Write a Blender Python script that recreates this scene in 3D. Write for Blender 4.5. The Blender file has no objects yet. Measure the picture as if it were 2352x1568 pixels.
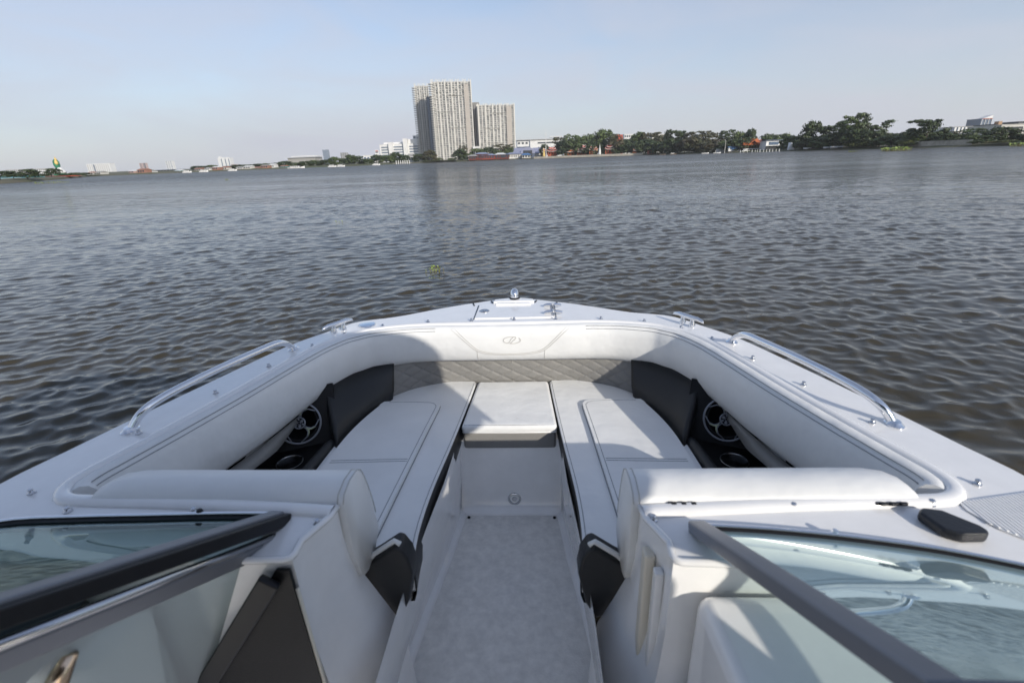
import bpy, bmesh, math, random
import numpy as np
from mathutils import Vector, Matrix
from mathutils.geometry import tessellate_polygon
R_ = math.radians
random.seed(7)
scn = bpy.context.scene
col = scn.collection

# ------------------------------------------------------------------ camera
CAM = Vector((0.11, 0.0, 1.80))
PITCH, ROLL, YAW = R_(21.2), R_(2.1), R_(3.1)
FV = 1091.0                       # focal length for a 2352-wide picture
cp, sp = math.cos(PITCH), math.sin(PITCH)
ri, fw, up = Vector((1, 0, 0)), Vector((0, cp, -sp)), Vector((0, sp, cp))
ri2 = math.cos(ROLL)*ri - math.sin(ROLL)*up
up2 = math.sin(ROLL)*ri + math.cos(ROLL)*up
Z = Matrix.Rotation(YAW, 3, 'Z')
RI, FW, UP = Z @ ri2, Z @ fw, Z @ up2
cd = bpy.data.cameras.new('camera')
cam = bpy.data.objects.new('camera', cd); col.objects.link(cam)
cam.matrix_world = Matrix(((RI.x, UP.x, -FW.x, CAM.x), (RI.y, UP.y, -FW.y, CAM.y), (RI.z, UP.z, -FW.z, CAM.z), (0, 0, 0, 1)))
cd.sensor_width = 36; cd.lens = FV/2352*36
cd.clip_start = 0.02; cd.clip_end = 30000
cd.dof.use_dof = True; cd.dof.focus_distance = 4.5; cd.dof.aperture_fstop = 4.0
scn.camera = cam

# ------------------------------------------------------------------ sky, sun, exposure
SUN = Vector((1.45, -1.85, 1.0)).normalized()
sun_el = math.asin(SUN.z); sun_az = math.atan2(SUN.x, SUN.y)
w = bpy.data.worlds.new("World"); scn.world = w; w.use_nodes = True
nt = w.node_tree; bg = nt.nodes['Background']
sky = nt.nodes.new('ShaderNodeTexSky'); sky.sky_type = 'NISHITA'; sky.sun_disc = False
sky.sun_elevation = sun_el; sky.sun_rotation = sun_az
sky.altitude = 0; sky.air_density = 1.0; sky.dust_density = 0.8; sky.ozone_density = 3.0
tc = nt.nodes.new('ShaderNodeTexCoord')
mp = nt.nodes.new('ShaderNodeMapping'); mp.inputs['Scale'].default_value = (1.2, 1.2, 5.0); mp.inputs['Rotation'].default_value = (0, R_(8), 0)
nz = nt.nodes.new('ShaderNodeTexNoise'); nz.inputs['Scale'].default_value = 2.2; nz.inputs['Detail'].default_value = 6; nz.inputs['Distortion'].default_value = .6
rm = nt.nodes.new('ShaderNodeMapRange'); rm.inputs[1].default_value = .36; rm.inputs[2].default_value = .72; rm.inputs[3].default_value = -.12; rm.inputs[4].default_value = .26
mx = nt.nodes.new('ShaderNodeMix'); mx.data_type = 'RGBA'
mx.inputs[7].default_value = (4.0, 4.10, 4.72, 1)
nt.links.new(tc.outputs['Generated'], mp.inputs[0]); nt.links.new(mp.outputs[0], nz.inputs[0])
nt.links.new(nz.outputs[0], rm.inputs[0]); sx_ = nt.nodes.new('ShaderNodeSeparateXYZ'); nt.links.new(tc.outputs['Generated'], sx_.inputs[0])
el_ = nt.nodes.new('ShaderNodeMapRange'); el_.inputs[1].default_value = 0.0; el_.inputs[2].default_value = .42; el_.inputs[3].default_value = .82; el_.inputs[4].default_value = .22
ad_ = nt.nodes.new('ShaderNodeMath'); ad_.operation = 'ADD'; ad_.use_clamp = True
nt.links.new(sx_.outputs[2], el_.inputs[0]); nt.links.new(el_.outputs[0], ad_.inputs[0]); nt.links.new(rm.outputs[0], ad_.inputs[1]); nt.links.new(ad_.outputs[0], mx.inputs[0])
nt.links.new(sky.outputs[0], mx.inputs[6]); nt.links.new(mx.outputs[2], bg.inputs[0])
bg.inputs[1].default_value = 0.13
sl = bpy.data.lights.new('sun', 'SUN'); sl.energy = 3.75; sl.angle = R_(0.5); sl.color = (1, .93, .82)
so = bpy.data.objects.new('sun', sl); col.objects.link(so)
so.rotation_mode = 'QUATERNION'; so.rotation_quaternion = SUN.to_track_quat('Z', 'Y')
vs = scn.view_settings; vs.view_transform = 'Standard'; vs.look = 'None'; vs.gamma = 1; vs.use_curve_mapping = False
vs.exposure = 0.28
scn.render.engine = 'CYCLES'
scn.cycles.max_bounces = 8; scn.cycles.transparent_max_bounces = 12
scn.cycles.volume_bounces = 1; scn.cycles.volume_step_rate = 1

# ------------------------------------------------------------------ materials
def mat(name, c, rough=.5, metal=0, var=.0, vscale=8.0, bump=0, bscale=60, coat=0, spec=.5, c2=None, sheen=0, detail=4):
    m = bpy.data.materials.new(name); m.use_nodes = True
    n = m.node_tree; b = n.nodes['Principled BSDF']
    b.inputs['Base Color'].default_value = (*c, 1); b.inputs['Roughness'].default_value = rough
    b.inputs['Metallic'].default_value = metal; b.inputs['Coat Weight'].default_value = coat
    b.inputs['Coat Roughness'].default_value = .06; b.inputs['Specular IOR Level'].default_value = spec
    t = n.nodes.new('ShaderNodeTexCoord')
    if var or c2:
        z = n.nodes.new('ShaderNodeTexNoise'); z.inputs['Scale'].default_value = vscale; z.inputs['Detail'].default_value = detail
        z.inputs['Roughness'].default_value = .6
        r = n.nodes.new('ShaderNodeMapRange'); r.inputs[1].default_value = .3; r.inputs[2].default_value = .7
        x = n.nodes.new('ShaderNodeMix'); x.data_type = 'RGBA'
        d = c2 or tuple(v*(1-var) for v in c)
        x.inputs[6].default_value = (*c, 1); x.inputs[7].default_value = (*d, 1)
        n.links.new(t.outputs['Object'], z.inputs[0]); n.links.new(z.outputs[0], r.inputs[0])
        n.links.new(r.outputs[0], x.inputs[0]); n.links.new(x.outputs[2], b.inputs['Base Color'])
    if bump:
        z = n.nodes.new('ShaderNodeTexNoise'); z.inputs['Scale'].default_value = bscale; z.inputs['Detail'].default_value = 3
        u = n.nodes.new('ShaderNodeBump'); u.inputs['Strength'].default_value = 1; u.inputs['Distance'].default_value = bump
        n.links.new(t.outputs['Object'], z.inputs[0]); n.links.new(z.outputs[0], u.inputs['Height'])
        n.links.new(u.outputs[0], b.inputs['Normal'])
    return m
GEL = mat('gelcoat', (.85, .845, .84), .12, var=.07, vscale=16, coat=.6, detail=12)
GELF = mat('floor_nonskid', (.84, .82, .785), .32, c2=(.66, .645, .62), vscale=38, bump=.0012, bscale=260, detail=14)
VINYL = mat('light_vinyl', (.77, .775, .77), .40, var=.07, vscale=6, bump=.009, bscale=7, detail=14)
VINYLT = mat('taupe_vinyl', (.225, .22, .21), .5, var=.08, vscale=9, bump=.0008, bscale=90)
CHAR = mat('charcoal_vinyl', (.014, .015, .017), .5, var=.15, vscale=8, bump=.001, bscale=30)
BLACK = mat('black_plastic', (.006, .006, .007), .42, bump=.0004, bscale=200, spec=.25)
RUBBER = mat('black_rubber', (.008, .008, .010), .42, spec=.35)
SATIN = mat('black_leather_cover', (.012, .013, .016), .38, bump=.0006, bscale=150)
CHROME = mat('chrome', (.82, .83, .85), .07, metal=1)
STEEL = mat('brushed_steel', (.55, .56, .58), .22, metal=1)
GREYAL = mat('grey_anodised', (.19, .20, .225), .38, metal=.35)
SILVER = mat('silver_plastic', (.30, .31, .34), .35, metal=.3)
CREAMP = mat('cream_trim', (.70, .65, .55), .4)
THREAD = mat('grey_thread', (.22, .23, .25), .7)
THREADL = mat('pale_thread', (.50, .49, .47), .7)
LIME = mat('pale_lime_plastic', (.52, .56, .36), .4)
GOLD = mat('champagne_metal', (.75, .55, .38), .2, metal=1)
def glassmat(name, tint):
    m = bpy.data.materials.new(name); m.use_nodes = True; n = m.node_tree
    for q in list(n.nodes):
        if q.type != 'OUTPUT_MATERIAL': n.nodes.remove(q)
    out = [q for q in n.nodes if q.type == 'OUTPUT_MATERIAL'][0]
    tr = n.nodes.new('ShaderNodeBsdfTransparent'); tr.inputs[0].default_value = (*tint, 1)
    gl = n.nodes.new('ShaderNodeBsdfGlossy'); gl.inputs['Roughness'].default_value = .012; gl.inputs[0].default_value = (.80, .92, .89, 1)
    fr = n.nodes.new('ShaderNodeFresnel'); fr.inputs[0].default_value = 1.42
    mx = n.nodes.new('ShaderNodeMixShader')
    n.links.new(fr.outputs[0], mx.inputs[0]); n.links.new(tr.outputs[0], mx.inputs[1]); n.links.new(gl.outputs[0], mx.inputs[2])
    n.links.new(mx.outputs[0], out.inputs[0]); return m
GLASS = glassmat('tinted_glass', (.72, .85, .82))
GLASSP = glassmat('reflection_dark_glass', (.45, .58, .56))  # port tint darkened to imitate the dark water reflection
GLASSD = glassmat('sky_sheen_glass', (.74, .84, .85))
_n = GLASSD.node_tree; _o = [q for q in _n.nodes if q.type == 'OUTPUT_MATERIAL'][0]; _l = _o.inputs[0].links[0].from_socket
_d = _n.nodes.new('ShaderNodeBsdfDiffuse'); _d.inputs[0].default_value = (.62,.66,.68,1); _m = _n.nodes.new('ShaderNodeMixShader'); _m.inputs[0].default_value = .45  # pale diffuse imitates sky reflected in the door pane
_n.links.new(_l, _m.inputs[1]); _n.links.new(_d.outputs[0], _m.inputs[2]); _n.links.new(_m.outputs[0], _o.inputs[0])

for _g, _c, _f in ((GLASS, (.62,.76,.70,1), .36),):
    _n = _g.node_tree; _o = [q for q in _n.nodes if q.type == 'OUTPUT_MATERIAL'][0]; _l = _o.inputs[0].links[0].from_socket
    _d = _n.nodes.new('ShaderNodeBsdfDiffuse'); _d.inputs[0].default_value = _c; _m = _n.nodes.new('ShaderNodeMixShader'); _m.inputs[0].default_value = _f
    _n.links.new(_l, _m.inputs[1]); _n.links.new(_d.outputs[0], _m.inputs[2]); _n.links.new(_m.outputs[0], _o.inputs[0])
# ------------------------------------------------------------------ helpers
def tag(o, label=None, cat=None, group=None, kind=None):
    if label: o['label'] = label
    if cat: o['category'] = cat
    if group: o['group'] = group
    if kind: o['kind'] = kind
    return o
def empty(name, loc, rz=0):
    o = bpy.data.objects.new(name, None); col.objects.link(o); o.location = loc; o.rotation_euler = (0, 0, rz)
    o.empty_display_size = .1; return o
class MB:
    """collects shapes and links them as ONE mesh object"""
    def __init__(s): s.v = []; s.f = []; s.m = []
    def add(s, vs, fs, mi=0):
        k = len(s.v); s.v += [tuple(v) for v in vs]; s.f += [tuple(i+k for i in f) for f in fs]; s.m += [mi]*len(fs); return s
    def box(s, c, d, mi=0, rz=0):
        x, y, z = [q/2 for q in d]; cs, sn = math.cos(rz), math.sin(rz)
        vs = [(c[0]+cs*a*x-sn*b*y, c[1]+sn*a*x+cs*b*y, c[2]+e*z) for a, b, e in
              [(-1,-1,-1),(1,-1,-1),(1,1,-1),(-1,1,-1),(-1,-1,1),(1,-1,1),(1,1,1),(-1,1,1)]]
        return s.add(vs, [(0,3,2,1),(4,5,6,7),(0,1,5,4),(1,2,6,5),(2,3,7,6),(3,0,4,7)], mi)
    def grid(s, rows, mi=0, close=False, cap=False, flip=False):
        n = len(rows[0]); vs = [p for r in rows for p in r]; fs = []
        for i in range(len(rows)-1):
            for j in range(n if close else n-1):
                a, b = i*n+j, i*n+(j+1) % n
                q = (a, b, b+n, a+n); fs.append(q[::-1] if flip else q)
        if cap:
            c0 = tuple(range(n)); c1 = tuple((len(rows)-1)*n+j for j in range(n))
            fs += [c0[::-1], c1] if not flip else [c0, c1[::-1]]
        return s.add(vs, fs, mi)
    def tube(s, pts, r, n=10, mi=0, cap=True):
        P = [Vector(p) for p in pts]; rows = []
        rs = r if isinstance(r, (list, tuple)) else [r]*len(P)
        t0 = (P[1]-P[0]).normalized(); a = Vector((0, 0, 1)) if abs(t0.z) < .9 else Vector((1, 0, 0))
        nrm = (a - t0*a.dot(t0)).normalized()
        for i, p in enumerate(P):
            t = (P[min(i+1, len(P)-1)]-P[max(i-1, 0)]).normalized()
            nrm = (nrm - t*nrm.dot(t)).normalized(); b = t.cross(nrm)
            rows.append([p+(nrm*math.cos(2*math.pi*k/n)+b*math.sin(2*math.pi*k/n))*rs[i] for k in range(n)])
        return s.grid(rows, mi, close=True, cap=cap)
    def lathe(s, prof, o=(0,0,0), ax=(0,0,1), n=24, mi=0, sx=1, sy=1):
        q = Vector((0,0,1)).rotation_difference(Vector(ax).normalized()); o = Vector(o)
        rows = [[o+q @ Vector((r*sx*math.cos(2*math.pi*k/n), r*sy*math.sin(2*math.pi*k/n), z)) for k in range(n)] for r, z in prof]
        return s.grid(rows, mi, close=True, cap=True)
    def prism(s, poly, z0, z1, mi=0):
        """poly: list of (x,y); z0,z1 numbers"""
        n = len(poly); area = sum(poly[i][0]*poly[(i+1)%n][1]-poly[(i+1)%n][0]*poly[i][1] for i in range(n))
        if area < 0: poly = poly[::-1]
        tri = tessellate_polygon([[Vector((p[0], p[1], 0)) for p in poly]])
        vs = [(p[0], p[1], z0) for p in poly]+[(p[0], p[1], z1) for p in poly]
        fs = [(i, (i+1)%n, n+(i+1)%n, n+i) for i in range(n)]
        for t in tri:
            a, b, c = t; cr = (poly[b][0]-poly[a][0])*(poly[c][1]-poly[a][1])-(poly[b][1]-poly[a][1])*(poly[c][0]-poly[a][0])
            if cr < 0: a, b, c = a, c, b
            fs += [(n+a, n+b, n+c), (c, b, a)]
        return s.add(vs, fs, mi)
    def build(s, name, mats, parent=None, smooth=False, bevel=0, seg=2, sub=0, loc=None, solid=0, angle=35):
        me = bpy.data.meshes.new(name); me.from_pydata(s.v, [], s.f)
        for m in (mats if isinstance(mats, (list, tuple)) else [mats]): me.materials.append(m)
        me.polygons.foreach_set('material_index', s.m); me.update()
        o = bpy.data.objects.new(name, me); col.objects.link(o)
        if parent: o.parent = parent
        if loc: o.location = loc
        if solid:
            d = o.modifiers.new('so', 'SOLIDIFY'); d.thickness = solid; d.offset = -1
        if bevel:
            d = o.modifiers.new('be', 'BEVEL'); d.width = bevel; d.segments = seg; d.limit_method = 'ANGLE'; d.angle_limit = R_(30)
        if sub:
            d = o.modifiers.new('su', 'SUBSURF'); d.levels = sub; d.render_levels = sub
        if smooth or bevel or sub:
            if smooth or sub: me.shade_smooth()
            if bevel and not smooth:
                me.shade_smooth(); d = o.modifiers.new('wn', 'WEIGHTED_NORMAL')
            elif smooth == 'auto':
                me.set_sharp_from_angle(angle=R_(angle))
        return o
def spline(pts, n):
    """Catmull-Rom resample of a polyline to n points evenly by length"""
    P = [np.array(p, float) for p in pts]; P = [2*P[0]-P[1]]+P+[2*P[-1]-P[-2]]; out = []
    for i in range(1, len(P)-2):
        for k in range(16):
            t = k/16; a, b, c, d = P[i-1:i+3]
            out.append(.5*((2*b)+(c-a)*t+(2*a-5*b+4*c-d)*t*t+(3*b-a-3*c+d)*t**3))
    out.append(P[-2]); out = np.array(out)
    L = np.r_[0, np.cumsum(np.linalg.norm(np.diff(out, axis=0), axis=1))]; s = np.linspace(0, L[-1], n)
    return np.array([np.interp(s, L, out[:, k]) for k in range(out.shape[1])]).T
def ray(vx, vy): return (FW + RI*((vx-1176)/FV) - UP*((vy-784)/FV))
def at(vx, vy, Y):
    d = ray(vx, vy); return CAM + d*((Y-CAM.y)/d.y)
def onz(vx, vy, z):
    d = ray(vx, vy); return CAM + d*((z-CAM.z)/d.z)

# ================================================================== water
def build_water():
    rng = np.random.default_rng(3)
    N = 150
    lam = .07*(2.2/.07)**rng.random(N)
    th = rng.normal(0, .60, N)+R_(98)
    k = 2*np.pi/lam; kx, ky = k*np.cos(th), k*np.sin(th); ph = rng.random(N)*2*np.pi
    amp = lam**1.05*np.exp(-(np.log(lam/.215))**2/0.85)
    sl = np.sqrt(np.sum((amp*k)**2)/2); amp *= .175/sl
    def surf(X, Y, res):
        h = np.zeros_like(X); dx = np.zeros_like(X); dy = np.zeros_like(X)
        wx = X+.35*np.sin(.31*Y+.2*X)+.2*np.sin(.9*X+1.3*Y*.5); wy = Y+.35*np.sin(.27*X-.3*Y)
        gust = 1+.28*np.sin(.21*X+.13*Y+1)*np.sin(.09*X-.17*Y)
        for i in range(N):
            a = amp[i]*np.clip((lam[i]/(res*2.1)-1), 0, 1)
            p = kx[i]*wx+ky[i]*wy+ph[i]; s, c = np.sin(p), np.cos(p)
            h += a*c; dx -= a*.8*s*np.cos(th[i]); dy -= a*.8*s*np.sin(th[i])
        return h*gust, dx, dy
    V, F = [], []; base = 0
    def sector(a0, a1, na, r0, r1, nr, arg=1):
        nonlocal base
        A = np.linspace(a0, a1, na); Rr = r0*(r1/r0)**np.linspace(0, 1, nr)
        RR, AA = np.meshgrid(Rr, A, indexing='ij'); X = RR*np.sin(AA); Y = RR*np.cos(AA)
        res = np.maximum(RR*(A[1]-A[0]), RR*np.log(r1/r0)/nr)
        h, dx, dy = surf(X, Y, res)
        V.append(np.stack([X+dx, Y+dy, h], -1).reshape(-1, 3))
        i = np.arange(nr-1)[:, None]*na+np.arange(na-1)[None, :]+base
        F.append(np.stack([i, i+na, i+na+1, i+1], -1).reshape(-1, 4)); base += nr*na
    sector(R_(-60), R_(54), 1500, 1.3, 300, 1150)
    sector(R_(54), R_(300), 130, 1.3, 300, 120)
    sector(R_(-180), R_(180), 160, 298, 14000, 24)
    V = np.concatenate(V); F = np.concatenate(F)
    me = bpy.data.meshes.new('water'); me.vertices.add(len(V)); me.vertices.foreach_set('co', V.ravel())
    me.loops.add(len(F)*4); me.loops.foreach_set('vertex_index', F.ravel()); me.polygons.add(len(F))
    me.polygons.foreach_set('loop_start', np.arange(len(F))*4); me.update(); me.validate(); me.shade_smooth()
    m = bpy.data.materials.new('river_water'); m.use_nodes = True; n = m.node_tree; b = n.nodes['Principled BSDF']
    b.inputs['Base Color'].default_value = (.044, .037, .022, 1); b.inputs['Roughness'].default_value = .05; b.inputs['IOR'].default_value = 1.34
    t = n.nodes.new('ShaderNodeTexCoord'); prev = None
    for sc, dist, det in ((5.5, .035, 6), (1.1, .85, 6)):
        mpn = n.nodes.new('ShaderNodeMapping'); mpn.inputs['Scale'].default_value = (.55, 1, 1); mpn.inputs['Rotation'].default_value = (0, 0, R_(10))
        z = n.nodes.new('ShaderNodeTexNoise'); z.inputs['Scale'].default_value = sc; z.inputs['Detail'].default_value = det; z.inputs['Distortion'].default_value = .4
        u = n.nodes.new('ShaderNodeBump'); u.inputs['Distance'].default_value = dist; u.inputs['Strength'].default_value = 1
        n.links.new(t.outputs['Object'], mpn.inputs[0]); n.links.new(mpn.outputs[0], z.inputs[0]); n.links.new(z.outputs[0], u.inputs['Height'])
        if prev: n.links.new(prev.outputs[0], u.inputs['Normal'])
        prev = u
        if True:
            vl = n.nodes.new('ShaderNodeVectorMath'); vl.operation = 'LENGTH'; n.links.new(t.outputs['Object'], vl.inputs[0])
            mr = n.nodes.new('ShaderNodeMapRange'); mr.inputs[1].default_value = 9; mr.inputs[2].default_value = (45 if sc > 2 else 100); mr.inputs[3].default_value = .07 if sc > 2 else 0.02; mr.inputs[4].default_value = 1.0
            n.links.new(vl.outputs['Value'], mr.inputs[0]); 
            gm = n.nodes.new('ShaderNodeMapping'); gm.inputs['Scale'].default_value = (.022, .10, 1); gm.inputs['Rotation'].default_value = (0, 0, R_(6))
            gz = n.nodes.new('ShaderNodeTexNoise'); gz.inputs['Scale'].default_value = 1; gz.inputs['Detail'].default_value = 5; gz.inputs['Roughness'].default_value = .65
            gr_ = n.nodes.new('ShaderNodeMapRange'); gr_.inputs[1].default_value = .35; gr_.inputs[2].default_value = .65; gr_.inputs[3].default_value = .2; gr_.inputs[4].default_value = 2.2
            gx = n.nodes.new('ShaderNodeMath'); gx.operation = 'MULTIPLY'
            n.links.new(t.outputs['Object'], gm.inputs[0]); n.links.new(gm.outputs[0], gz.inputs[0]); n.links.new(gz.outputs[0], gr_.inputs[0])
            n.links.new(gr_.outputs[0], gx.inputs[0]); n.links.new(mr.outputs[0], gx.inputs[1]); n.links.new(gx.outputs[0], u.inputs['Strength'])
    n.links.new(prev.outputs[0], b.inputs['Normal'])
    vl = n.nodes.new('ShaderNodeVectorMath'); vl.operation = 'LENGTH'; n.links.new(t.outputs['Object'], vl.inputs[0])
    mr = n.nodes.new('ShaderNodeMapRange'); mr.inputs[1].default_value = 10; mr.inputs[2].default_value = 140; mr.inputs[3].default_value = .05; mr.inputs[4].default_value = .30
    n.links.new(vl.outputs['Value'], mr.inputs[0]); n.links.new(mr.outputs[0], b.inputs['Roughness'])
    me.materials.append(m)
    o = bpy.data.objects.new('water', me); col.objects.link(o); tag(o, 'choppy brown river reflecting the pale sky', kind='structure')
build_water()

# ================================================================== the boat
ZG = 1.12
boat = empty('motorboat', (0, 0, ZG))
tag(boat, 'white bowrider motorboat seen from its helm, grey cushions round an open bow', 'motorboat')
OUT = [(0,2.357),(.075,2.338),(.165,2.296),(.263,2.25),(.36,2.195),(.537,2.085),(.70,2.02),(.79,1.89),(.887,1.725),(.985,1.44),(1.07,1.17),(1.12,1.0),(1.156,.87),(1.20,.5),(1.23,0),(1.24,-.6),(1.24,-1.3)]
INN = [(0,1.95),(.15,1.95),(.30,1.95),(.375,1.947),(.48,1.932),(.598,1.893),(.655,1.85),(.703,1.80),(.755,1.69),(.800,1.527),(.850,1.32),(.905,1.12),(.95,.97),(.968,.91),(.970,.868),(.955,.842),(.925,.832)]
REAR = [(.89,.830),(.65,.820),(.40,.803),(.318,.795)]
RIM = [(.322,.765),(.352,.70),(.347,.655)]
inn = spline(INN, 90)
outc = spline(OUT, 90)
def inward(c):
    t = np.gradient(c, axis=0); t /= np.linalg.norm(t, axis=1)[:, None]
    return np.stack([t[:, 1], -t[:, 0]], 1)      # pointing to the right of travel = inboard for the +x side
def mir(rows): return [[(-p[0], p[1], p[2]) for p in r] for r in rows]
NI = inward(inn); NO = inward(outc)
# deck
half = [tuple(p) for p in outc] + [(1.0,-1.3),(1.0,.20),(.97,.636)] + RIM[::-1] + REAR[::-1] + [tuple(p-n*.0) for p, n in zip(inn[::-1], NI[::-1])]
full = half[:-1] + [(-x, y) for x, y in half[::-1][:-1]]
# two halves that meet on the centre line
b = MB()
for sgn in (1, -1):
    b.prism([(sgn*x, y) for x, y in half], -.03, 0)
b.build('deck', GEL, boat, smooth='auto', angle=40)
# hull: rounded rub edge and topsides
prof = [(-.0,.0),(-.006,.0015),(-.014,-.006),(-.017,-.02),(-.017,-.05),(-.010,-.06),(.03,-.30),(.14,-.75),(.36,-1.15),(.45,-1.5)]
rows = []
for (dn, dz) in prof:
    r = [(max(p[0]+n[0]*dn, 0) if i else 0, p[1]+n[1]*dn*(1.0 if i else 1), dz) for i, (p, n) in enumerate(zip(outc, NO))]
    rows.append([(x, y, z) for x, y, z in r])
b = MB(); b.grid(rows, flip=True); b.grid(mir(rows)); b.build('hull', GEL, boat, smooth=True)
b = MB()
rr = [(p[0]-n[0]*.020, p[1]-n[1]*.020, -.035) for p, n in zip(outc, NO)]
b.tube([(-x, y, z) for x, y, z in rr[::-1]]+rr[1:], .009, 8); b.build('rub_rail', STEEL, boat, smooth=True)
# coaming lip all round the bow well
lipc = list(map(tuple, inn)) + REAR
lip = spline(lipc, 150); NL = inward(lip)
lp = [(-.034,-.003),(-.032,.004),(-.028,.009),(-.020,.012),(-.008,.012),(-.002,.009),(.003,.002),(.004,-.02),(.004,-.05)]
rows = []
for dn, dz in lp:
    rows.append([(max(p[0]+n[0]*dn, 0), p[1]+n[1]*dn, dz) for p, n in zip(lip, NL)])
b = MB(); b.grid(rows, flip=True); b.grid(mir(rows)); b.build('coaming_lip', GEL, boat, smooth=True)

# bolster round the well
bolc = spline(INN[:-1], 120); NB = inward(bolc); sB = np.linspace(0, 1, 120)
def bprof(s, j):
    h = .165+.045*min(1, max(0, (s-.25)/.4)); 
    P = [(-.012,-.012),(.004,.002),(.018,.006),(.034,.001),(.046,-.016),(.050,-.045),(.048,-.085),(.040,-.125),(.024,-.155),(.002,-.172),(-.03,-.176)]
    a = P[j]; k = h/.172
    # rounder lean at the bow, flatter at the sides
    return a[0]*(1-.02*s), (a[1]*(k if a[1] < -.02 else 1)+(.005*min(1, s*3) if 1 <= j <= 5 else 0))
rows = [[(p[0]+n[0]*bprof(s, j)[0], p[1]+n[1]*bprof(s, j)[0], bprof(s, j)[1]) for p, n, s in zip(bolc, NB, sB)] for j in range(11)]
for r in rows: r[0] = (0, r[0][1], r[0][2])
b = MB(); b.grid(rows, flip=True); b.grid(mir(rows))
k_ = [r[-1] for r in rows]; b.add(k_, [tuple(range(11))]); b.add([(-x, y, z) for x, y, z in k_], [tuple(range(10, -1, -1))])
bol = b.build('bolster', VINYL, boat, smooth=True)
tag(bol, 'padded light grey bolster running round the whole bow well')
def bpt(i, j, e=.001):
    p, n, s = bolc[i], NB[i], sB[i]; f = j-int(j); a = bprof(s, int(j)); c = bprof(s, min(10, int(j)+1))
    d = (a[0]*(1-f)+c[0]*f+e, a[1]*(1-f)+c[1]*f+e*.5)
    return (p[0]+n[0]*d[0], p[1]+n[1]*d[0], d[1])
for sg in (1, -1):
    for j in (3.1, 3.75):
        pts = [bpt(i, j) for i in range(22, 118)]
        MB().tube([(sg*x, y, z) for x, y, z in pts], .0011, 5).build('stitching', THREAD, bol, smooth=True)
# centre panel seams and emblem on the bow bolster
def bface(x, z, e=.001):
    zs = [-.001,-.016,-.045,-.085,-.125,-.155]; ds = [.034,.046,.050,.048,.040,.024]
    zz = [q*(.165/.172) if q < -.02 else q for q in zs]
    return (x, 1.95-np.interp(-z, [-q for q in zz], ds)-e, z)
seam = spline([(-.262,-.002),(-.235,-.018),(-.19,-.062),(-.155,-.096),(-.12,-.114),(-.06,-.123),(0,-.125),(.06,-.123),(.12,-.114),(.155,-.096),(.19,-.062),(.235,-.018),(.262,-.002)], 60)
for dz, sx in ((0, 1), (.006, .965)):
    MB().tube([bface(x*sx, min(z+dz, 0)) for x, z in seam], .0012, 5).build('stitching', THREADL, bol, smooth=True)
for sg in (1, -1):
    MB().tube([bface(sg*.147, z) for z in np.linspace(-.104, -.15, 6)], .0011, 5).build('stitching', THREADL, bol)
em = MB()
th = np.linspace(R_(62), R_(238), 26)
em.tube([bface(.006+.036*math.cos(t), -.052+.0155*math.sin(t), .0012) for t in th], .0016, 6)
th = np.linspace(R_(38), R_(-112), 22)
em.tube([bface(.010+.034*math.cos(t), -.052+.0155*math.sin(t), .0012) for t in th], .0016, 6)
em.tube([bface(*q, .0012) for q in spline([(-.012,-.0665),(-.004,-.060),(.004,-.047),(.014,-.0385),(.020,-.0365),(.025,-.040),(.020,-.048),(.010,-.056),(.004,-.0635),(-.002,-.0675)], 24)], .0015, 6)
em.build('emblem', THREADL, bol, smooth=True)

# quilted panel under the bow bolster, charcoal panels beside it
topq = spline([(0,1.975),(.15,1.975),(.30,1.974),(.40,1.965),(.48,1.945),(.530,1.922)], 130)
botq = spline([(0,1.995),(.15,1.998),(.29,1.996),(.425,1.945),(.50,1.885),(.548,1.832)], 130)
s_ = np.r_[0, np.cumsum(np.linalg.norm(np.diff(topq, axis=0), axis=1))]
def quilt(sg):
    rows = []; M = 36
    for k in range(M+1):
        f = k/M; r = []
        for i in range(130):
            p = topq[i]*(1-f)+botq[i]*f; z = -.150*(1-f)-.305*f
            u = sg*s_[i]/.088; v = z/.052
            g = min(abs((u+v) % 1-.5), abs((u-v) % 1-.5))   # 0 on a seam
            d = .006*(1-math.exp(-(.0+g)/.07)) 
            r.append((sg*p[0], p[1]-d, z))
        rows.append(r)
    return rows
b = MB(); b.grid(quilt(1)); b.grid(quilt(-1), flip=True)
for sg in (1, -1):
    for n_ in range(-12, 16):
        for e_ in (1, -1):
            pts = []
            for z in np.linspace(-.155, -.300, 10):
                u = n_ + .5 - e_*z/.052; s0 = sg*u*.088
                if 0 <= s0 <= s_[-1]:
                    i_ = np.interp(s0, s_, np.arange(130)); f = (-.150-z)/.155
                    p = np.array([np.interp(i_, np.arange(130), topq[:, q]*(1-f)+botq[:, q]*f) for q in (0, 1)]); pts.append((sg*p[0], p[1]-.0004, z))
            if len(pts) > 1: b.tube(pts, .0011, 4, 1)
b.build('quilted_panel', [VINYLT, THREAD], boat, smooth=True)
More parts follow.
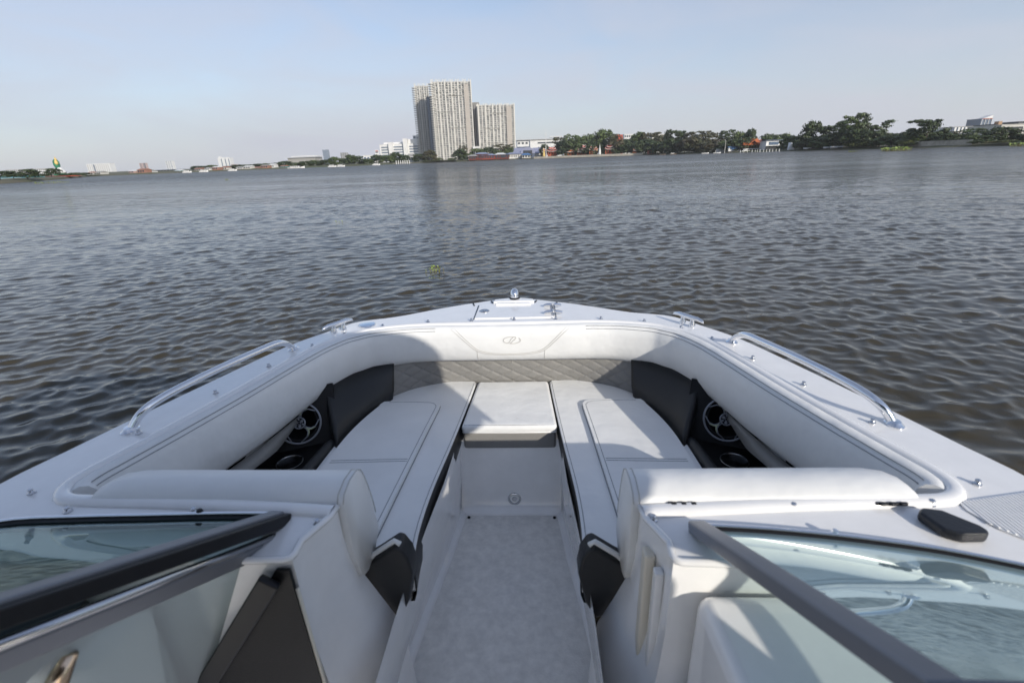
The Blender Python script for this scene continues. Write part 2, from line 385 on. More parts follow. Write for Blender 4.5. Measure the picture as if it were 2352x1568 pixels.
for sg in (1, -1):
    tp = spline([(.530,1.930,-.15),(.605,1.898,-.155),(.668,1.852,-.16),(.718,1.795,-.165),(.762,1.70,-.17)], 24)
    bt = spline([(.548,1.830,-.305),(.580,1.745,-.305),(.610,1.66,-.305),(.633,1.56,-.305),(.640,1.45,-.305)], 24)
    ed = spline([(.76,1.70,-.19),(.72,1.60,-.30)], 2)
    b = MB(); rr = [tp, (tp*2+bt)/3-np.array([.006,.006,0]), (tp+2*bt)/3-np.array([.006,.006,0]), bt]
    rr = [[(sg*p[0], p[1], p[2]) for p in r] for r in rr]
    b.grid(rr, flip=sg < 0); b.build('side_panel', CHAR, boat, smooth=True, solid=.03)
    MB().tube([(sg*.530,1.917,-.155),(sg*.535,1.885,-.22),(sg*.548,1.828,-.30)], .003, 6).build('piping', CHAR, boat, smooth=True)

# storage pocket, cup holder, loudspeaker
def basis(n):
    n = Vector(n).normalized(); x = n.cross(Vector((0,0,1))).normalized(); y = n.cross(x).normalized(); return n, x, -y
for sg in (1, -1):
    # liner: floor, outer wall, front bulkhead
    b = MB()
    b.add([(sg*x, y, z) for x, y, z in [(.64,1.62,-.325),(.655,.95,-.325),(.98,.95,-.325),(.98,1.72,-.325)]], [(0,1,2,3) if sg<0 else (3,2,1,0)])
    b.add([(sg*x, y, z) for x, y, z in [(.93,1.72,-.34),(1.0,.95,-.34),(1.0,.95,-.04),(.93,1.72,-.04)]], [(0,1,2,3)])
    b.add([(sg*x, y, z) for x, y, z in [(.625,1.62,-.335),(.95,1.80,-.335),(.95,1.83,-.10),(.765,1.745,-.15)]], [(0,1,2,3)])
    b.build('storage_pocket', BLACK, boat)
    n, ax, ay = basis((-sg*.36, -.78, .50)); c = Vector((sg*.80, 1.545, -.24))
    def pl(u, v, wd=0): return c + ax*u*(-sg) + ay*v + n*wd
    sp_ = empty('speaker', (0,0,0)); sp_.parent = boat
    b = MB(); q = [(-.055,.13),(-.118,-.02),(-.095,-.085),(-.02,-.125),(.06,-.12),(.14,-.06),(.14,.13)]
    q = [(-u, v) for u, v in q]
    b.add([pl(u, v, -.010) for u, v in q], [tuple(range(len(q)))]); b.add([pl(u*1.03, v*1.03, -.05) for u, v in q], [])
    k = len(q); b.f += [(i, (i+1) % k, k+(i+1) % k, k+i) for i in range(k)]; b.m += [0]*k
    b.build('baffle', BLACK, sp_, smooth=False)
    b = MB()
    def ring(bb, r0, r1, d0, d1, nseg=40, uv=(0,0)):
        rows = []
        for rad, dd in ((r0,d0),(r0,d1),((r0+r1)/2,d1+.0015),(r1,d1),(r1,d0)):
            rows.append([pl(uv[0]+rad*math.cos(2*math.pi*i/nseg), uv[1]+rad*math.sin(2*math.pi*i/nseg), dd) for i in range(nseg)])
        bb.grid(rows, close=True)
    ring(b, .0735, .080, -.01, .004); b.build('ring', SILVER, sp_, smooth='auto')
    b = MB(); rows = [[pl(rad*math.cos(2*math.pi*i/32), rad*math.sin(2*math.pi*i/32), dd) for i in range(32)] for rad, dd in ((.071,-.006),(.066,-.004),(.058,-.009),(.03,-.022),(.022,-.03))]
    b.grid(rows, close=True, cap=True); b.build('cone', BLACK, sp_, smooth=True)
    b = MB(); ring(b, .018, .023, -.008, .006, 28)
    ring(b, .004, .006, -.008, .005, 12)
    for a in (30, 150, 270):
        t = R_(a+60); b.tube([pl(.010*math.cos(t), .010*math.sin(t), .003), pl(.019*math.cos(t), .019*math.sin(t), .004)], .0035, 6)
        b.lathe([(0,0),(.0055,.001),(.0055,.003),(0,.004)], pl(.0115*math.cos(R_(a)), .0115*math.sin(R_(a)), -.004), n, 12)
    b.build('hub', SILVER, sp_, smooth='auto')
    b = MB(); b2 = MB()
    for a in (-14, 106, 226):
        t = R_(a)
        def P(r, da, d=.004): return pl(r*math.cos(t+R_(da)), r*math.sin(t+R_(da)), d)
        b = MB(); b2 = MB()
        b.tube([P(.022,-9), P(.034,-5), P(.047,-10), P(.060,-24), P(.072,-46)], [.0022]*5, 6)
        b.tube([P(.022,9), P(.034,5), P(.047,10), P(.060,24), P(.072,46)], [.0022]*5, 6)
        b2.tube([P(.030,0), P(.042,0,.005), P(.050,-9,.004), P(.061,-20,.003)], [.002,.0036,.0028,.001], 6)
        b2.tube([P(.042,0,.005), P(.050,9,.004), P(.061,20,.003)], [.0034,.0028,.001], 6)
        k_ = len(b.v); b.add(b2.v, b2.f, 1); b.build('spoke', [SILVER, LIME], sp_, smooth=True)
    # cup holder
    ch = MB(); cc = (sg*.785, 1.405, -.322)
    ch.lathe([(.047,.001),(.047,.004),(.0435,.0045),(.042,.001)], cc, n=36); cup = ch.build('cup_holder', STEEL, boat, smooth='auto')
    k = MB(); k.lathe([(.042,.0015),(.040,.0012),(.0385,.0005),(.001,.0004)], cc, n=36); k.build('cup_well', BLACK, cup, smooth=True)
    # padded rim between pocket and seat
    b = MB(); b.tube([(sg*.652,1.52,-.305),(sg*.660,1.46,-.292),(sg*.668,1.37,-.29),(sg*.676,1.28,-.29),(sg*.685,1.10,-.29),(sg*.69,.95,-.29)], .020, 12)
    b.build('pocket_rim', CHAR, boat, smooth=True)
    # pale ledge under the bolster
    o_ = spline([(.800,1.535,-.212),(.822,1.42,-.214),(.852,1.29,-.214),(.885,1.15,-.212),(.92,1.0,-.21)], 14)
    i_ = spline([(.795,1.525,-.228),(.806,1.435,-.252),(.806,1.365,-.252),(.828,1.235,-.244),(.85,1.05,-.242)], 14)
    b = MB(); rr = [[(sg*p[0], p[1], p[2]) for p in r] for r in (o_, i_)]
    b.grid(rr, flip=sg > 0); b.build('ledge', VINYLT, boat, smooth=True, solid=.008)

# seat cushions
def cushion(name, poly, z0, z1, m, parent, bev, sg=1, crown=0):
    poly = [(sg*x, y) for x, y in poly]
    return MB().prism(poly, z0, z1).build(name, m, parent, bevel=bev, seg=4)
INE = [(.172,1.975),(.180,1.83),(.192,1.65),(.205,1.47),(.226,1.22),(.230,1.05),(.222,.95),(.217,.915)]
OUE = [(.18,1.990),(.29,1.992),(.425,1.940),(.50,1.882),(.545,1.825),(.580,1.74),(.608,1.655),(.630,1.55),(.641,1.44),(.650,1.25),(.66,.915)]
for sg in (1, -1):
    ie = spline(INE, 30); oe = spline(OUE, 40)
    poly = [tuple(p) for p in ie[::-1]] + [tuple(p) for p in oe]
    st = cushion('seat_cushion', poly, -.375, -.290, VINYL, boat, .012, sg)
    tag(st, 'light grey bow lounge cushion on the %s side' % ('starboard' if sg > 0 else 'port'))
    # raised inner panel
    pp = [(.665,.92),(.345,.92),(.335,1.10),(.322,1.33),(.309,1.55),(.298,1.72),(.300,1.752),(.316,1.772),(.345,1.778),(.45,1.783),(.552,1.778)]
    pi_ = [tuple(q) for q in spline(pp[1:], 50)]
    oo = [(x-.012, y) for x, y in spline([(.566,1.74),(.592,1.655),(.615,1.55),(.627,1.44),(.637,1.25),(.646,.92)], 20)]
    pn = cushion('seat_panel', pi_ + oo, -.300, -.276, VINYL, st, .011, sg)
    MB().tube([(sg*(x+.0125), y-(.0125 if y > 1.74 else 0), -.2758) for x, y in pi_[:-2]], .0011, 5).build('stitching', THREAD, st, smooth=True)
    MB().tube([(sg*x, y, -.2900) for x, y in pi_], .0030, 6).build('stitching', THREAD, st, smooth=True)
    for dy in (0, .012):
        MB().tube([(sg*x, 1.362-dy-.03*(x-.33), -.2758) for x in np.linspace(.338, .605, 12)], .0012, 5).build('stitching', THREAD, st)
    # piping along the walkway edge and the charcoal skirt under it
    MB().tube([(sg*(x+.001), y, -.2935) for x, y in ie], .0035, 7).build('piping', VINYL, st, smooth=True)
    MB().tube([(sg*(x+.007), y, -.2895) for x, y in ie], .0010, 5).build('stitching', THREAD, st, smooth=True)
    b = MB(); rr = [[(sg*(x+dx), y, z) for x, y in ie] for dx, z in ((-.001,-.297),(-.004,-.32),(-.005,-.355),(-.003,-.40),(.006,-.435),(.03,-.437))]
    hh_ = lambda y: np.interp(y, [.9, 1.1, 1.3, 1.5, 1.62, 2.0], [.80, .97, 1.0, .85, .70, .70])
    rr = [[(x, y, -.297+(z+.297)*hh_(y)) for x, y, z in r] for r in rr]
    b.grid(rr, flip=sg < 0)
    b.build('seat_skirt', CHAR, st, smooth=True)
# centre cushion: light top, taupe sides
b = MB().prism([(-.163,1.985),(.163,1.985),(.187,1.59),(-.187,1.59)], -.325, -.286)
cu = b.build('centre_cushion', VINYL, boat, bevel=.016, seg=4)
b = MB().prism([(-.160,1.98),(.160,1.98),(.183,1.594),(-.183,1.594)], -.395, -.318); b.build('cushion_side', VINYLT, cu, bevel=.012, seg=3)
MB().tube([(-.184,1.600,-.318),(-.178,1.5915,-.3175),(0,1.590,-.3175),(.178,1.5915,-.3175),(.184,1.600,-.318)], .0022, 6).build('piping', VINYL, cu, smooth=True)
MB().tube([(-.176,1.600,-.2885),(0,1.597,-.2875),(.176,1.600,-.2885)], .0010, 5).build('stitching', THREAD, cu)

# liner: step, side walls, floor
ST = [(1.60,.196,.20,.178),(1.535,.198,.208,.180),(1.30,.206,.232,.207),(1.10,.222,.262,.236),(.92,.232,.285,.258),(.80,.236,.290,.262),(.4,.236,.30,.272),(-1.0,.236,.31,.28)]
b = MB()
for sg in (1, -1):
    rows = []
    for (y, xt, xf, xp) in ST:
        yy = min(y, 1.535)
        rows.append([(sg*x, yy if z < -.6 else (y), z) for x, z in ((xt,-.33),(xt,-.36),(xt+.004,-.5),(xf,-.640),(xf-.004,-.652),(xp+.010,-.656),(xp+.003,-.660),(xp,-.669))])
    b.grid(rows, flip=sg > 0)
# front step face
b.grid([[(x, 1.605, -.36), (x, 1.60, -.40), (x*1.01, 1.570, -.60), (x*1.02, 1.563, -.638), (x, 1.553, -.652), (x*.97, 1.538, -.657), (x*.90, 1.53, -.6695)] for x in np.linspace(-.203, .203, 9)], flip=True)
b.build('cockpit_liner', GEL, boat, smooth='auto', angle=50)
fl = [(x, y) for y, _, _, x in ST[1:]]; fl[0] = (.182, 1.531)
b = MB().prism([(x+.002, y) for x, y in fl]+[(-x-.002, y) for x, y in fl[::-1]], -.70, -.668)
b.build('cockpit_floor', GELF, boat)
for sg in (1, -1):
    MB().lathe([(.0,.0),(.0065,.0),(.006,.003),(.0,.004)], (sg*.172,1.518,-.667), n=14).build('floor_plug', BLACK, boat, smooth='auto')
b = MB().lathe([(.027,-.002),(.027,.002),(.024,.004),(.020,.004),(.018,.001),(.010,.001),(.009,.004),(0,.004)], (.012,1.5685,-.615), (0,-.985,.17), 28)
b.build('drain_fitting', STEEL, boat, smooth='auto')

# consoles
for sg in (1, -1):
    port = sg < 0
    b = MB()
    top = [(.318,.795,0),(.320,.765,0),(.350,.70,0),(.346,.655,0)]
    # inboard wall
    wl = []
    for f in np.linspace(0, 1, 9):
        zz = -.67*f
        yf = np.interp(f, [0,.2,.42,.70,1], [.795,.80,.864,.868,.87]); gf = np.interp(f, [0,.12,.42,.65,1], [0,0,.08,.85,1]); gr = np.interp(f, [0,.3,.55,.8,1], [0,0,.12,.7,1])
        r = []
        for k, (x, y, z) in enumerate([(.318,.795,0),(.321,.765,0),(.350,.70,0),(.347,.655,0)]):
            xf = [.233,.238,.243,.246][k]
            q_ = gf*(1-k/3)+gr*k/3; x2 = x*(1-q_)+xf*q_
            y2 = [yf, .775, .71, .655][k] if f > 0 else y
            r.append((sg*x2, y2, zz))
        wl.append(r)
    rr = [[(p[0]*1.0, p[1], .001) for p in wl[0]]] + wl[1:]
    b.grid(rr, flip=port)
    # aft face of the console
    xo = .96
    af = [[(sg*x, y, z) for x, y, z in ((wl[k][3][0]*sg, .655, wl[k][3][2]-(0 if k else .004)), (xo, .655-.02, wl[k][3][2]-(0 if k else .004)))] for k in range(9)]
    b.grid(af, flip=port)
    b.build('console', GEL, boat, smooth='auto', angle=30)
    b = MB().tube([(sg*x, y, .0015) for x, y, z in [(.318,.797,0),(.322,.765,0),(.351,.70,0),(.349,.668,0),(.353,.658,-.002),(.362,.654,-.004),(.96,.635,-.004)]], .007, 8)
    b.build('console_edge', GEL, boat, smooth=True)
    # dash backrest cushion
    pr = [(.800,.004),(.812,.020),(.85,.029),(.893,.024),(.912,.010),(.925,-.018),(.938,-.06),(.950,-.11),(.955,-.155),(.965,-.195),(.925,-.225),(.86,-.235),(.825,-.222),(.805,-.15),(.80,-.07)]
    xs = [(.302,.90),(.305,.97),(.312,1.0),(.40,1.0),(.60,1.0),(.75,1.0),(.81,.985),(.850,.90),(.872,.72),(.880,.45)]
    rows = []
    for x, q in xs:
        yc = .805+ (.018 if x > .32 else .0)*0; rows.append([(sg*x, .80+(y-.80)*q+ .006*(x-.3), (z*q if q < .95 and z > 0 else z)) for y, z in pr])
    b = MB().grid(rows, close=True, cap=True, flip=not port)
    dc = b.build('dash_cushion', VINYL, boat, smooth=True)
    tag(dc, 'light grey padded backrest in front of the %s dash' % ('port' if port else 'starboard'))
    for xx in (.305, .318):
        MB().tube([(sg*xx, y, z+.0005) for y, z in [(.80,.004),(.812,.0205),(.85,.0295),(.893,.0245),(.912,.0105),(.925,-.0175),(.938,-.06),(.950,-.11),(.955,-.15)]], .0012, 6).build('stitching', THREADL, dc, smooth=True)
    if sg > 0:
        for hx in (.405, .815):
            hb = MB(); hb.box((hx,.7985,.0075),(.062,.006,.006)); [hb.box((hx-.02+.02*q,.795,.0105),(.010,.008,.005)) for q in range(3)]; hb.build('cushion_hinge', RUBBER, boat, bevel=.001)
    # charcoal end pad under the cushion
    ep = [(.239,-.186),(.292,-.226),(.336,-.255),(.336,-.35),(.290,-.395),(.247,-.415),(.222,-.36),(.203,-.268),(.210,-.222),(.226,-.192)]
    b = MB(); k = len(ep)
    b.add([(sg*x, .872, z) for x, z in ep]+[(sg*x, .93, z) for x, z in ep], [tuple(range(k))[::-sg], tuple(range(k, 2*k))[::sg]]+[((i, (i+1) % k, k+(i+1) % k, k+i)[::sg]) for i in range(k)])
    b.build('end_pad', CHAR, boat, bevel=.008, seg=3)
    MB().tube([(sg*x, .885, z) for x, z in [(.228,-.186),(.241,-.176),(.296,-.217),(.312,-.238),(.316,-.285)]], .0065, 8).build('piping', VINYL, boat, smooth=True)

# slider trim on the starboard console, dark locker door on the port console
b = MB(); b.box((.328,.742,-.365), (.022,.030,.61)); tr = b.build('door_track', CREAMP, boat, bevel=.006, seg=3)
b = MB(); b.box((.340,.708,-.375), (.018,.022,.60)); b.build('door_edge', GEL, tr, bevel=.004)
b = MB(); k = [(-.349,-.012),(-.336,-.64),(-.86,-.64),(-.60,-.33),(-.375,-.012)]
b.add([(x, .648, z) for x, z in k]+[(x, .640, z) for x, z in k], [(0,1,2,3,4),(9,8,7,6,5)]+[(i, (i+1)%5, 5+(i+1)%5, 5+i) for i in range(5)])
b.build('locker_door', BLACK, boat)
MB().tube([(-.345,.646,-.06),(-.336,.646,-.60)], .004, 6).build('door_trim', CREAMP, boat, smooth=True)
# helm moulding aft of the starboard console
b = MB().prism([(.385,.645),(.95,.645),(.98,-.15),(.43,-.15)], -.66, -.05); b.build('helm_moulding', GEL, boat, bevel=.03, seg=4)
b = MB().prism([(-.62,.636),(-.95,.636),(-.95,.50),(-.66,.50)], -.50, -.085); b.build('dash_moulding', GEL, boat, bevel=.03, seg=4)
MB().prism([(-.70,.60),(-1.0,.60),(-1.02,-.3),(-.72,-.3)], -.07, -.03).build('dark_backing', CHAR, boat, bevel=.01)  # dark slab added under the port glass so its reflection stands out

# windshield
def bar(pts, wx, wz, nrm=(0,0,1)):
    """rectangular bar along pts: returns MB"""
    b = MB(); rows = []; P = [Vector(p) for p in pts]
    for i, p in enumerate(P):
        t = (P[min(i+1, len(P)-1)]-P[max(i-1, 0)]).normalized(); s = t.cross(Vector(nrm)).normalized(); u = s.cross(t).normalized()
        rows.append([p+s*a*wx/2+u*c*wz/2 for a, c in ((-1,-1),(1,-1),(1,1),(-1,1))])
    return b.grid(rows, close=True, cap=True)
wsn = Vector((0, .21, .39)).normalized()
for sg in (1, -1):
    ws = empty('windshield', (0,0,0)); ws.parent = boat
    if sg > 0: base = [(.425,.722,.006),(.55,.712,.006),(.70,.690,.006),(.85,.655,.006),(.98,.60,.006),(1.06,.50,.006),(1.10,.30,.006),(1.12,-.3,.006)]
    else: base = [(-.425,.752,.006),(-.55,.752,.006),(-.70,.747,.006),(-.85,.742,.006),(-1.0,.730,.006),(-1.09,.68,.006),(-1.13,.50,.006),(-1.14,-.3,.006)]
    topp = [(.445,.262,.262),(.55,.255,.268),(.66,.235,.275),(.76,.20,.28),(.86,.14,.28),(.93,.04,.28),(.97,-.12,.28),(.99,-.6,.28)]
    if sg < 0: topp = [(-.500,.300,.262),(-.58,.285,.268),(-.68,.262,.275),(-.78,.225,.28),(-.87,.16,.28),(-.93,.06,.28),(-.97,-.10,.28),(-.99,-.6,.28)]
    bs, tp = spline(base, 40), spline(topp, 40)
    b = MB().grid([[tuple(bs[i]*(1-f)+tp[i]*f+np.array([0,0,.004])) for i in range(40)] for f in np.linspace(0,1,6)])
    b.build('glass_pane', GLASS if sg > 0 else GLASSP, ws, smooth=True)
    bar([(x, y, z-.002) for x, y, z in bs], .030, .012).build('base_frame', RUBBER, ws, bevel=.003)
    bar([(x, y+.011, z+.007) for x, y, z in bs], .007, .006).build('base_trim', CHROME, ws, bevel=.002)
    bar([tuple(p) for p in tp], .030, .022).build('top_frame', GREYAL, ws, bevel=.004)
    p0, p1 = Vector(base[0]), Vector(topp[0]); dv = (p1-p0)
    if sg > 0:
        bar([p0-dv*.03+Vector((-.012,0,.008)), p1+Vector((-.012,0,.008))], .034, .024, wsn).build('side_frame', GREYAL, ws, bevel=.004)
    else:
        bar([p0-dv*.03+Vector((-.006,0,.012)), p1+Vector((-.006,0,.012))], .030, .012, wsn).build('side_frame', GREYAL, ws, bevel=.003)
        bar([p0-dv*.03+Vector((.004,0,-.002)), p1+Vector((.004,0,-.002))], .036, .024, wsn).build('side_seal', RUBBER, ws, bevel=.003)
    for s_i in (6, 17) if sg > 0 else (4, 15):
        x, y, z = bs[s_i]; MB().lathe([(.007,-.002),(.007,.006),(.005,.011),(0,.012)], (x, y+.016, z+.002), n=12).build('clip', CHROME if sg > 0 else RUBBER, ws, smooth='auto')
# centre door of the windshield, folded open over the port dash
dr = empty('windshield_door', (0,0,0)); dr.parent = boat
A, Bq, C_ = Vector((-.413,.734,-.014)), Vector((-.486,.282,.238)), Vector((-.62,.635,-.375))
D_ = Bq+(C_-A)
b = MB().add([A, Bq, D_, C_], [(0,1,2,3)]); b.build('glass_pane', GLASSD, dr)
nn = (Bq-A).cross(C_-A).normalized()
dv = (Bq-A)
MB().tube([A-dv*.02, Bq], .0070, 10).build('hinge_tube', STEEL, dr, smooth=True)
inn_ = (C_-A).normalized()
bar([A+inn_*.026+dv*.03, Bq+inn_*.026], .036, .010, nn).build('top_frame', GREYAL, dr, bevel=.003)
bar([Vector((-.380,.628,-.022)), Vector((-.620,.628,-.365)), Vector((-.80,.628,-.62))], .040, .016, (0,1,0)).build('side_frame', RUBBER, dr, bevel=.004)
b = MB(); q0 = A+dv*.70+inn_*.07; b.tube([q0, q0+inn_*.05+Vector((.01,-.01,.006)), q0+inn_*.11+Vector((.01,-.01,0))], [.010,.014,.009], 10); b.build('latch', GOLD, dr, smooth=True)

# deck fittings
def rail(sg):
    r = empty('handrail', (0,0,0)); r.parent = boat
    pts = spline([(1.032,1.112,.0),(1.024,1.122,.020),(1.006,1.140,.044),(.985,1.185,.060),(.955,1.29,.066),(.915,1.42,.068),(.880,1.535,.066),(.858,1.612,.062),(.849,1.655,.045),(.847,1.690,.018),(.848,1.702,.0)], 70)
    MB().tube([(sg*x, y, z) for x, y, z in pts], .0115, 14).build('rail_tube', CHROME, r, smooth=True)
    for x, y in ((1.034,1.110),(.848,1.704)):
        MB().lathe([(.021,.0),(.021,.003),(.016,.007),(.0125,.012),(0,.013)], (sg*x, y, 0), n=22, sy=1.25).build('rail_foot', CHROME, r, smooth='auto')
rail(1); rail(-1)
def cleat(sg, cx=.742, cy=1.903):
    c = empty('cleat', (0,0,0)); c.parent = boat
    d = Vector((sg*.55, -.835, 0)); o = Vector((sg*cx, cy, 0))
    MB().tube([o+d*t+Vector((0,0,z)) for t, z in ((-.078,.030),(-.07,.035),(-.045,.040),(-.02,.038),(.02,.038),(.045,.040),(.07,.035),(.078,.030))], [.0025,.006,.0085,.010,.010,.0085,.006,.0025], 12).build('cleat_bar', CHROME, c, smooth=True)
    for t in (-.024,.024):
        MB().lathe([(.0135,0),(.013,.010),(.0095,.022),(.009,.034),(0,.036)], o+d*t, n=18).build('cleat_post', CHROME, c, smooth='auto')
cleat(1); cleat(-1)
SN = [(.014,2.015),(.199,2.013),(-.178,2.013),(.398,2.004),(-.373,2.003),(.576,1.956),(-.565,1.956),(.705,1.864),(-.701,1.861),(.785,1.734),(-.785,1.732),(.858,1.544),(-.862,1.540),(.924,1.340),(-.928,1.332),(.984,1.118),(-.994,1.092),(1.038,.868),(-1.049,.842),(.898,.805),(-.904,.782),(.623,.795),(-.62,.780),(.336,.760),(-.338,.746)]
sm = None
for x, y in SN:
    if sm is None:
        sm = MB().lathe([(.0085,0),(.0085,.003),(.006,.005),(.0045,.008),(.0055,.011),(.004,.0125),(0,.0125)], (0,0,0), n=14).build('snap_fastener', STEEL, boat, smooth='auto', loc=(x, y, 0))
    else:
        o = sm.copy(); col.objects.link(o); o.parent = boat; o.location = (x, y, 0)
# foredeck: anchor locker lid, nav light, latch, hinges, pop-up cap
lid = MB().prism([(-.168,2.036),(.200,2.036),(.192,2.245),(.175,2.262),(-.150,2.262),(-.166,2.245)], -.01, .0055).build('locker_lid', GEL, boat, bevel=.004, seg=3)
MB().prism([(-.100,2.262),(.105,2.262),(.100,2.302),(.045,2.318),(-.045,2.318),(-.095,2.302)], -.01, .016).build('bow_plate', GEL, lid, bevel=.007, seg=3)
MB().prism([(-.085,2.225),(.090,2.225),(.085,2.246),(-.080,2.246)], .004, .014).build('grip', GEL, lid, bevel=.005, seg=3)
for x0, x1, y0, y1 in ((-.172,-.1685,2.03,2.245),(.2005,.204,2.03,2.245)):
    MB().box(((x0+x1)/2,(y0+y1)/2,.0008), (x1-x0, y1-y0, .0016)).build('lid_gasket', RUBBER, lid)
for x, y in ((-.108,2.300),(.112,2.296),(-.196,2.262),(.212,2.254)):
    MB().box((x, y, .001), (.006,.040,.004), rz=-.25*(1 if x > 0 else -1)).build('drain_slot', RUBBER, boat)
nl = MB().lathe([(.027,.0),(.027,.006),(.0245,.010)], (.006,2.318,.012), n=24, sy=1.4).build('bow_light', RUBBER, boat, smooth='auto')
MB().lathe([(.0235,.0),(.0235,.012),(.021,.026),(.0155,.037),(.008,.043),(.001,.045)], (.006,2.318,.020), n=24, sy=1.5).build('light_cap', CHROME, nl, smooth=True)
MB().lathe([(.024,0),(.024,.003),(.019,.005),(.017,.003),(.008,.003),(.006,.006),(0,.006)], (-.131,2.138,.005), n=28).build('lid_latch', STEEL, lid, smooth='auto')
for y in (2.185, 2.075):
    h = MB(); h.tube([(.150,y,.012),(.165,y,.015),(.185,y,.016)], [.006,.009,.009], 10); h.tube([(.200,y,.016),(.215,y,.015),(.232,y,.012)], [.009,.009,.006], 10)
    h.lathe([(.006,0),(.006,.020),(0,.021)], (.192,y,.005), n=12); h.build('hinge', CHROME, lid, smooth='auto')
MB().tube([(.192,2.185,.010),(.194,2.05,.010)], .0035, 8).build('hinge_rod', STEEL, lid, smooth=True)
MB().lathe([(.037,0),(.037,.006),(.034,.010),(.020,.0115),(0,.012)], (-.640,1.972,0), n=32).build('filler_cap', CHROME, boat, smooth='auto')
# black covered fitting and ribbed tread on the starboard side deck
pd = MB().prism([(.836,.760),(.850,.774),(.888,.766),(.922,.728),(.926,.714),(.918,.704),(.868,.702),(.848,.714)], .001, .021).build('compass_cover', SATIN, boat, bevel=.008, seg=4)
tr = MB(); 
tr.prism([(.955,.812),(1.135,.845),(1.155,.62),(1.07,.62),(.968,.735),(.950,.785)], .0005, .0035)
trd = tr.build('tread_panel', GEL, boat, bevel=.001)
rb = MB()
for i in range(26):
    x = .962+i*.0075; y0 = .735-(x-.968)*1.1 if x < 1.07 else .625; y1 = .812+(x-.955)*.18
    rb.box((x, (max(y0,.63)+y1)/2, .0042), (.0035, y1-max(y0,.63)-.008, .002))
rb.build('tread_rib', GEL, trd)
tag(bpy.data.objects['tread_rib'], kind='stuff')

# unseen sheet on hoops, added behind the camera to shade the port side
bm = empty('shade_blocker', (0,0,0)); bm.parent = boat
rows = []
for y in np.linspace(-.15, -2.3, 8):
    half_ = [(0,1.10),(.3,1.10),(.8,1.099),(1.05,1.096),(1.17,1.083),(1.26,1.037),(1.32,.964),(1.345,.868),(1.335,.78),(1.325,.70)]
    hs_ = spline(half_, 30)
    rows.append([(-p[0], y, p[1]) for p in hs_[::-1]]+[(p[0], y, p[1]) for p in hs_[1:]])
b = MB().grid(rows); b.build('canopy', CHAR, bm, smooth=True, solid=.004)  # added sheet, drooped at the sides to shape the cast shade
for y in (-.16, -1.3, -2.28):
    pts = [(p[0], y, p[2]-.02) for p in rows[0]]
    if y < -1: pts = [(-1.16, y, .02)]+pts+[(1.16, y, .02)]
    MB().tube(pts, .012, 8).build('hoop', CHROME, bm, smooth=True)

hs = empty('shade_seat', (0,0,0)); hs.parent = boat  # unseen seat added to block sun from the floor and port wall
MB().box((.64,-.45,-.22),(.50,.42,.12)).build('seat', VINYL, hs, bevel=.03, seg=3)
MB().box((.70,-.26,.14),(.70,.10,.62)).build('backrest', VINYL, hs, bevel=.03, seg=3)  # raised and widened only to stop the sun
MB().lathe([(.05,-.67),(.05,-.28),(.12,-.27)], (.64,-.45,0), n=20).build('pedestal', STEEL, hs, smooth='auto')

# ================================================================== banks, trees and buildings
def M(name, c, rough=.7, var=.15, vs_=.3): return mat(name, c, rough, var=var, vscale=vs_)
GRASS = mat('bank_grass', (.10,.12,.035), .9, c2=(.16,.14,.06), vscale=.12)
LAND = mat('bank_soil', (.13,.11,.075), .9, c2=(.08,.10,.04), vscale=.05)
WHITE = M('white_paint', (.74,.74,.73)); CREAM = M('cream_paint', (.61,.595,.55)); CREAM2 = M('pale_concrete', (.50,.49,.46))
CONC = M('grey_concrete', (.33,.32,.30)); STAIN = mat('stained_concrete', (.50,.46,.38), .8, c2=(.28,.25,.20), vscale=.8)
WIN = mat('dark_window', (.045,.055,.07), .15); WINB = mat('blue_window', (.10,.14,.20), .12)
WTOW = mat('dusty_window', (.10,.11,.12), .3, var=.5, vscale=.6); SLATE = M('slate_blue_paint', (.09,.115,.17)); LAV = M('lavender_sheet_roof', (.27,.29,.40), .45); BLUE = M('blue_tarpaulin', (.08,.20,.42))
REDR = M('red_tile_roof', (.36,.085,.035)); REDP = M('red_paint', (.42,.075,.04)); MAROON = M('maroon_wood', (.15,.028,.018)); MAROON2 = M('brick_red_wood', (.26,.05,.03)); PINK = M('pink_paint', (.62,.20,.17))
TURQ = M('turquoise_roof', (.10,.34,.38)); GREENP = M('jade_green_paint', (.03,.20,.11)); GOLDP = M('golden_paint', (.68,.50,.16), .45); BROWN = M('brown_wood', (.12,.08,.05))
DARK = M('dark_panel', (.035,.038,.045)); ORANGE = M('orange_tile', (.48,.13,.04)); TAN = M('tan_brick', (.36,.22,.12))
def leafmat(name, a, b_):
    m = bpy.data.materials.new(name); m.use_nodes = True; n = m.node_tree; b = n.nodes['Principled BSDF']; b.inputs['Roughness'].default_value = .6
    t = n.nodes.new('ShaderNodeTexCoord'); z = n.nodes.new('ShaderNodeTexNoise'); z.inputs['Scale'].default_value = .9; z.inputs['Detail'].default_value = 5
    r = n.nodes.new('ShaderNodeMapRange'); r.inputs[1].default_value = .35; r.inputs[2].default_value = .65
    x = n.nodes.new('ShaderNodeMix'); x.data_type = 'RGBA'; x.inputs[6].default_value = (*a, 1); x.inputs[7].default_value = (*b_, 1)
    n.links.new(t.outputs['Object'], z.inputs[0]); n.links.new(z.outputs[0], r.inputs[0]); n.links.new(r.outputs[0], x.inputs[0]); n.links.new(x.outputs[2], b.inputs['Base Color'])
    return m
LEAF = [leafmat('dark_foliage', (.030,.050,.016), (.055,.080,.024)), leafmat('green_foliage', (.050,.085,.022), (.095,.125,.035)),
        leafmat('brown_foliage', (.085,.065,.035), (.06,.075,.03)), leafmat('yellow_green_foliage', (.10,.13,.03), (.16,.17,.05)), leafmat('reed_foliage', (.20,.17,.08), (.12,.14,.04))]
